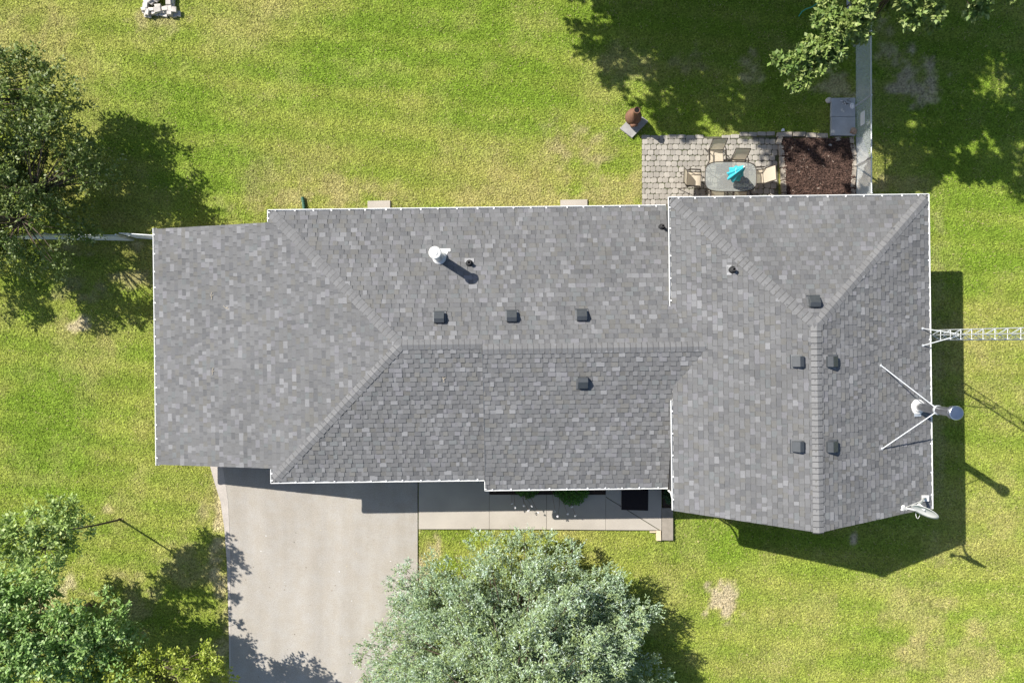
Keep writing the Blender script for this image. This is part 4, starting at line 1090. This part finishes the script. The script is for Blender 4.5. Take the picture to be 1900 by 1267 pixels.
# ---- blue conifer in front of the walkway
def conifer():
    r = np.random.default_rng(31); random.seed(31)
    base = np.array([.0, -11.5, 0.]); root = empty('blue_spruce', base); tag(root, 'broad blue-green spruce in front of the walkway', 'tree')
    H_ = 7.6; RB = 5.3
    cen = []; dr = []; sz = []
    m = MB(); m.tube([(0, 0, -.1), (0, 0, 2.5), (0, 0, 5), (0, 0, H_)], [.26, .2, .12, .02], 'bark', 12)
    nb = 290
    for i in range(nb):
        z0 = .5 + (H_ - .8) * (i / nb) ** 1.25; a = i * 2.39996 + r.normal() * .25
        rl = RB * (1 - (z0 / (H_ + .15)) ** 1.35) * (.90 + .16 * r.random())
        if rl < .25: rl = .25
        dz = rl * (.10 + .1 * r.random()) - .15
        tip = np.array([rl * math.cos(a), rl * math.sin(a), z0 + dz])
        root_p = np.array([0, 0, z0])
        limb(m, root_p, tip, .035 * min(1, rl / 2) + .01, .008, .05, 4, 5)
        k = max(3, int(rl * 5.2))
        side = np.array([-math.sin(a), math.cos(a), 0])
        for j in range(k):
            t = 1 - (j / k) * .75
            wsp = (1.08 - t) * rl * .55 + .08
            for q_ in range(4):
                off = r.uniform(-1, 1) * wsp
                p = root_p + (tip - root_p) * t + side * off + np.array([0, 0, -.06 * abs(off) + r.normal() * .06])
                cen.append(p); dr.append(unit(np.array([(tip - root_p) + side * off * 1.6 + np.array([0, 0, .55 * rl])]))[0]); sz.append(.14 + .11 * r.random())
    m.build('trunk', root, True)
    cen = np.array(cen); dr = np.array(dr); sz = np.array(sz)
    gp = fbm(cen[:, 0] + cen[:, 2] * .4, cen[:, 1] - cen[:, 2] * .3, .75, 17, 3) > .335; cen, dr, sz = cen[gp], dr[gp], sz[gp]; nC = len(cen)     # gaps between boughs
    per = 7                               # twigs fanning out of each clump
    ti = np.repeat(np.arange(nC), per); n = len(ti)
    td = unit(dr[ti] * .9 + r.normal(size=(n, 3)) * .6 + np.array([0, 0, .25]))
    tl = sz[ti] * (.75 + .6 * r.random(n)); tp = cen[ti] + r.normal(size=(n, 3)) * .05
    nd = 10                               # needles set along each twig like a brush
    ii = np.repeat(np.arange(n), nd); N_ = len(ii)
    q_ = r.random(N_)
    rad_ = r.normal(size=(N_, 3)); rad_ = unit(rad_ - td[ii] * np.sum(rad_ * td[ii], 1)[:, None] + np.array([0, 0, .25]))
    d = unit(td[ii] * .75 + rad_ * .75)
    P = tp[ii] + td[ii] * (tl[ii] * q_)[:, None]
    L = .04 + .035 * r.random(N_); Wd_ = .0095 + .006 * r.random(N_)
    s = unit(np.cross(d, unit(r.normal(size=(N_, 3)) * .6 + np.array([-.4, .3, .8]))))
    V = np.stack([P - s * Wd_[:, None], P + s * Wd_[:, None], P + d * L[:, None]], 1).reshape(-1, 3)
    ct = r.random(nC) * .42 + .5 * np.clip((np.linalg.norm(cen[:, :2], axis=1) / RB), 0, 1) * r.random(nC)
    olive = np.array((0.29, 0.36, 0.11)); blue = np.array((0.35, 0.49, 0.37)); pale = np.array((0.70, 0.79, 0.74))
    c = olive * (1 - ct)[:, None] + blue * ct[:, None]
    K = c[ti][ii] * (.75 + .5 * r.random(N_))[:, None]
    pm = (q_ > .45) & (r.random(n)[ii] < .24); K[pm] = K[pm] * .4 + pale * .6
    ok = (V.reshape(-1, 3, 3)[:, :, 2].min(1) > .06)
    raw_mesh('crown', V.reshape(-1, 3, 3)[ok].reshape(-1, 3), 3, K[ok], 'needle', root)
    print('conifer tris', N_)
conifer()

# ---- small front shrubs and flower stalks
def small_shrub(px, py, rx, ry, h, n, label, cols, seed, size=.06):
    r = np.random.default_rng(seed); b = at(px, py); root = empty('shrub', (b.x, b.y, 0.04)); tag(root, label, 'shrub')
    d = unit(r.normal(size=(n, 3)) * np.array([1, 1, .8])); d[:, 2] = np.abs(d[:, 2])
    P = d * np.array([rx, ry, h]) * (r.random(n) ** .35)[:, None]
    lump = .8 + .35 * fbm(np.arctan2(d[:, 1], d[:, 0]) * 2 + 9, d[:, 2] * 2, .6, seed, 2); P *= lump[:, None]
    P[:, 2] += .04
    dd = unit(d + r.normal(size=(n, 3)) * .6); nn = unit(r.normal(size=(n, 3)) * .5 + np.array([0, 0, .8])); nn = unit(nn - dd * np.sum(nn * dd, 1)[:, None])
    L = size * (.7 + .6 * r.random(n)); V = leaf_quads(P, dd, nn, L, L * .36)
    t = r.random(n)[:, None]; K = np.array(cols[0]) * (1 - t) + np.array(cols[1]) * t
    raw_mesh('foliage', V, 4, K, 'leaf', root)
    m = MB()
    for k in range(10):
        t_ = 6.283 * k / 10; m.tube([(0, 0, 0), (rx * .35 * math.cos(t_), ry * .35 * math.sin(t_), h * .4), (rx * .7 * math.cos(t_), ry * .7 * math.sin(t_), h * .7)], [.012, .008, .004], 'bark', 5, False)
    m.build('stem', root)
small_shrub(1060, 905, .62, .58, .60, 2600, 'larger rounded green shrub at the front eave nearer the door mat', [(0.06, 0.17, 0.025), (0.13, 0.29, 0.05)], 41)
small_shrub(979, 900, .48, .42, .45, 1500, 'smaller green shrub at the front eave by the flower stalks', [(0.06, 0.15, 0.025), (0.13, 0.26, 0.05)], 42)
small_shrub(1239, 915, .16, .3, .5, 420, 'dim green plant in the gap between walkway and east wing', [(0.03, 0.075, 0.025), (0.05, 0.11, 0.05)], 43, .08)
def stalks(items, label):
    b = at(items[0][0], 912); root = empty('flowering_plant', (b.x, b.y, .04)); tag(root, label, 'flower')
    for px, py, z in items:
        tip = at(px, py, z) - Vector((b.x, b.y, .04)); foot_ = Vector((random.uniform(-.15, .15) + tip.x * .6, random.uniform(-.05, .05), 0))
        m = MB(); m.tube([foot_, foot_.lerp(tip, .55) + Vector((0, 0, .18)), tip], [.007, .006, .004], 'stem', 5); m.build('stem', root)
        m = MB()
        for k in range(5):
            q_ = tip + Vector((random.uniform(-.03, .03), random.uniform(-.035, .035), random.uniform(-.02, .02))); m.lathe([(.005, -.018), (.02, 0), (.012, .018), (.002, .024)], q_, 'flower', 6)
        m.build('flower_head', root)
stalks([(950, 934, .5), (956, 941, .45), (972, 938, .5), (986, 938, .55), (981, 947, .4), (999, 950, .35)], 'left cluster of thin stalks with white flowers over the walkway')
stalks([(1030, 948, .5), (1035, 958, .5), (1053, 953, .5), (1068, 957, .4), (1061, 940, .45)], 'right cluster of thin stalks with white flowers over the walkway')

# ---- grass blades over the lawn
def inside(x, y, poly):
    c = np.zeros(len(x), bool); n = len(poly)
    for i in range(n):
        x0, y0 = poly[i]; x1, y1 = poly[(i + 1) % n]
        k = ((y0 > y) != (y1 > y)) & (x < (x1 - x0) * (y - y0) / (y1 - y0 + 1e-12) + x0); c ^= k
    return c
def make_grass():
    N_ = 900000
    x = rng.uniform(-20.5, 20.5, N_); y = rng.uniform(-13.5, 14.0, N_)
    bad = inside(x, y, pxpoly(DRIVE)) | inside(x, y, pxpoly([(776, 860), (1229, 860), (1229, 983), (776, 982)])) | inside(x, y, pxpoly([(1228, 900), (1250, 900), (1250, 1004), (1228, 1004)]))
    bad |= inside(x, y, pxpoly([(1190, 252), (1444, 252), (1444, 240), (1590, 240), (1590, 400), (1190, 400)])) | inside(x, y, pxpoly([(1542, 181), (1588, 181), (1588, 253), (1542, 253)]))
    for a in [(-7.0, 4.77, -3.8, 3.7), (-11.2, -7.0, -3.4, 3.4), (4.77, 12.3, -4.7, 3.8)]:
        u = x * math.cos(HA) + y * math.sin(HA); v = -x * math.sin(HA) + y * math.cos(HA)
        bad |= (u > a[0]) & (u < a[1]) & (v > a[2]) & (v < a[3])
    bad |= inside(x, y, pxpoly([(1152, 238.5), (1173, 254), (1201, 225), (1180, 210)])) | inside(x, y, pxpoly([(682, 372), (724, 372), (724, 410), (682, 410)])) | inside(x, y, pxpoly([(1040, 370), (1090, 370), (1090, 410), (1040, 410)]))
    bad |= inside(x, y, pxpoly([(1590, 290), (1616, 290), (1616, 365), (1590, 365)])) | inside(x, y, pxpoly([(1570, -30), (1603, -30), (1601, 60), (1572, 60)]))
    x = x[~bad]; y = y[~bad]
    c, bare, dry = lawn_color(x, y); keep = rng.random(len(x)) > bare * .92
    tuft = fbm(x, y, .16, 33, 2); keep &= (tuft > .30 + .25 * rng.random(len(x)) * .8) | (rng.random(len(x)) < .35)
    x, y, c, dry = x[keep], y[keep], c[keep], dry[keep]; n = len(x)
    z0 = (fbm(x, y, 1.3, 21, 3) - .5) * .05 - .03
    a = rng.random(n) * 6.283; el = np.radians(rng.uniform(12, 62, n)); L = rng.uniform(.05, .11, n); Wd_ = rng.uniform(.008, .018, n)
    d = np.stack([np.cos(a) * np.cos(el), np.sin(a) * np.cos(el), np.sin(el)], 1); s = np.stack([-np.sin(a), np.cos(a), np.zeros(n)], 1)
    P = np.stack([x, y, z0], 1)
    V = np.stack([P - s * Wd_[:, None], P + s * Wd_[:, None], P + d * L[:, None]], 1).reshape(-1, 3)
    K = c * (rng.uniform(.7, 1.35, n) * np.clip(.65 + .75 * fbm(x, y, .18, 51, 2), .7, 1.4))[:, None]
    st = rng.random(n) < .06 + .12 * dry; K[st] = np.array((.46, .40, .20)) * rng.uniform(.8, 1.2, st.sum())[:, None]
    o = raw_mesh('lawn_grass', V, 3, K, 'grass'); tag(o, 'short mown grass of the lawn round the house', 'grass', kind='stuff')
    print('grass', n)
make_grass()

# ---- specks of leaf litter blown onto the drive
m = MB()
for k in range(70):
    p = at(random.uniform(432, 770), random.uniform(960, 1262), .0); r_ = random.uniform(.012, .035); a_ = random.uniform(0, 6.28)
    m.poly([(p.x + r_ * math.cos(a_), p.y + r_ * math.sin(a_), .037), (p.x + .4 * r_ * math.cos(a_ + 1.6), p.y + .4 * r_ * math.sin(a_ + 1.6), .044), (p.x - r_ * math.cos(a_), p.y - r_ * math.sin(a_), .038), (p.x + .4 * r_ * math.cos(a_ - 1.6), p.y + .4 * r_ * math.sin(a_ - 1.6), .047)], [(0, 1, 2, 3)], ['stem', 'bark', 'block_beige', 'flower'][k % 4])
tag(m.build('leaf_litter'), 'specks of leaf litter scattered on the driveway', 'litter', kind='stuff')
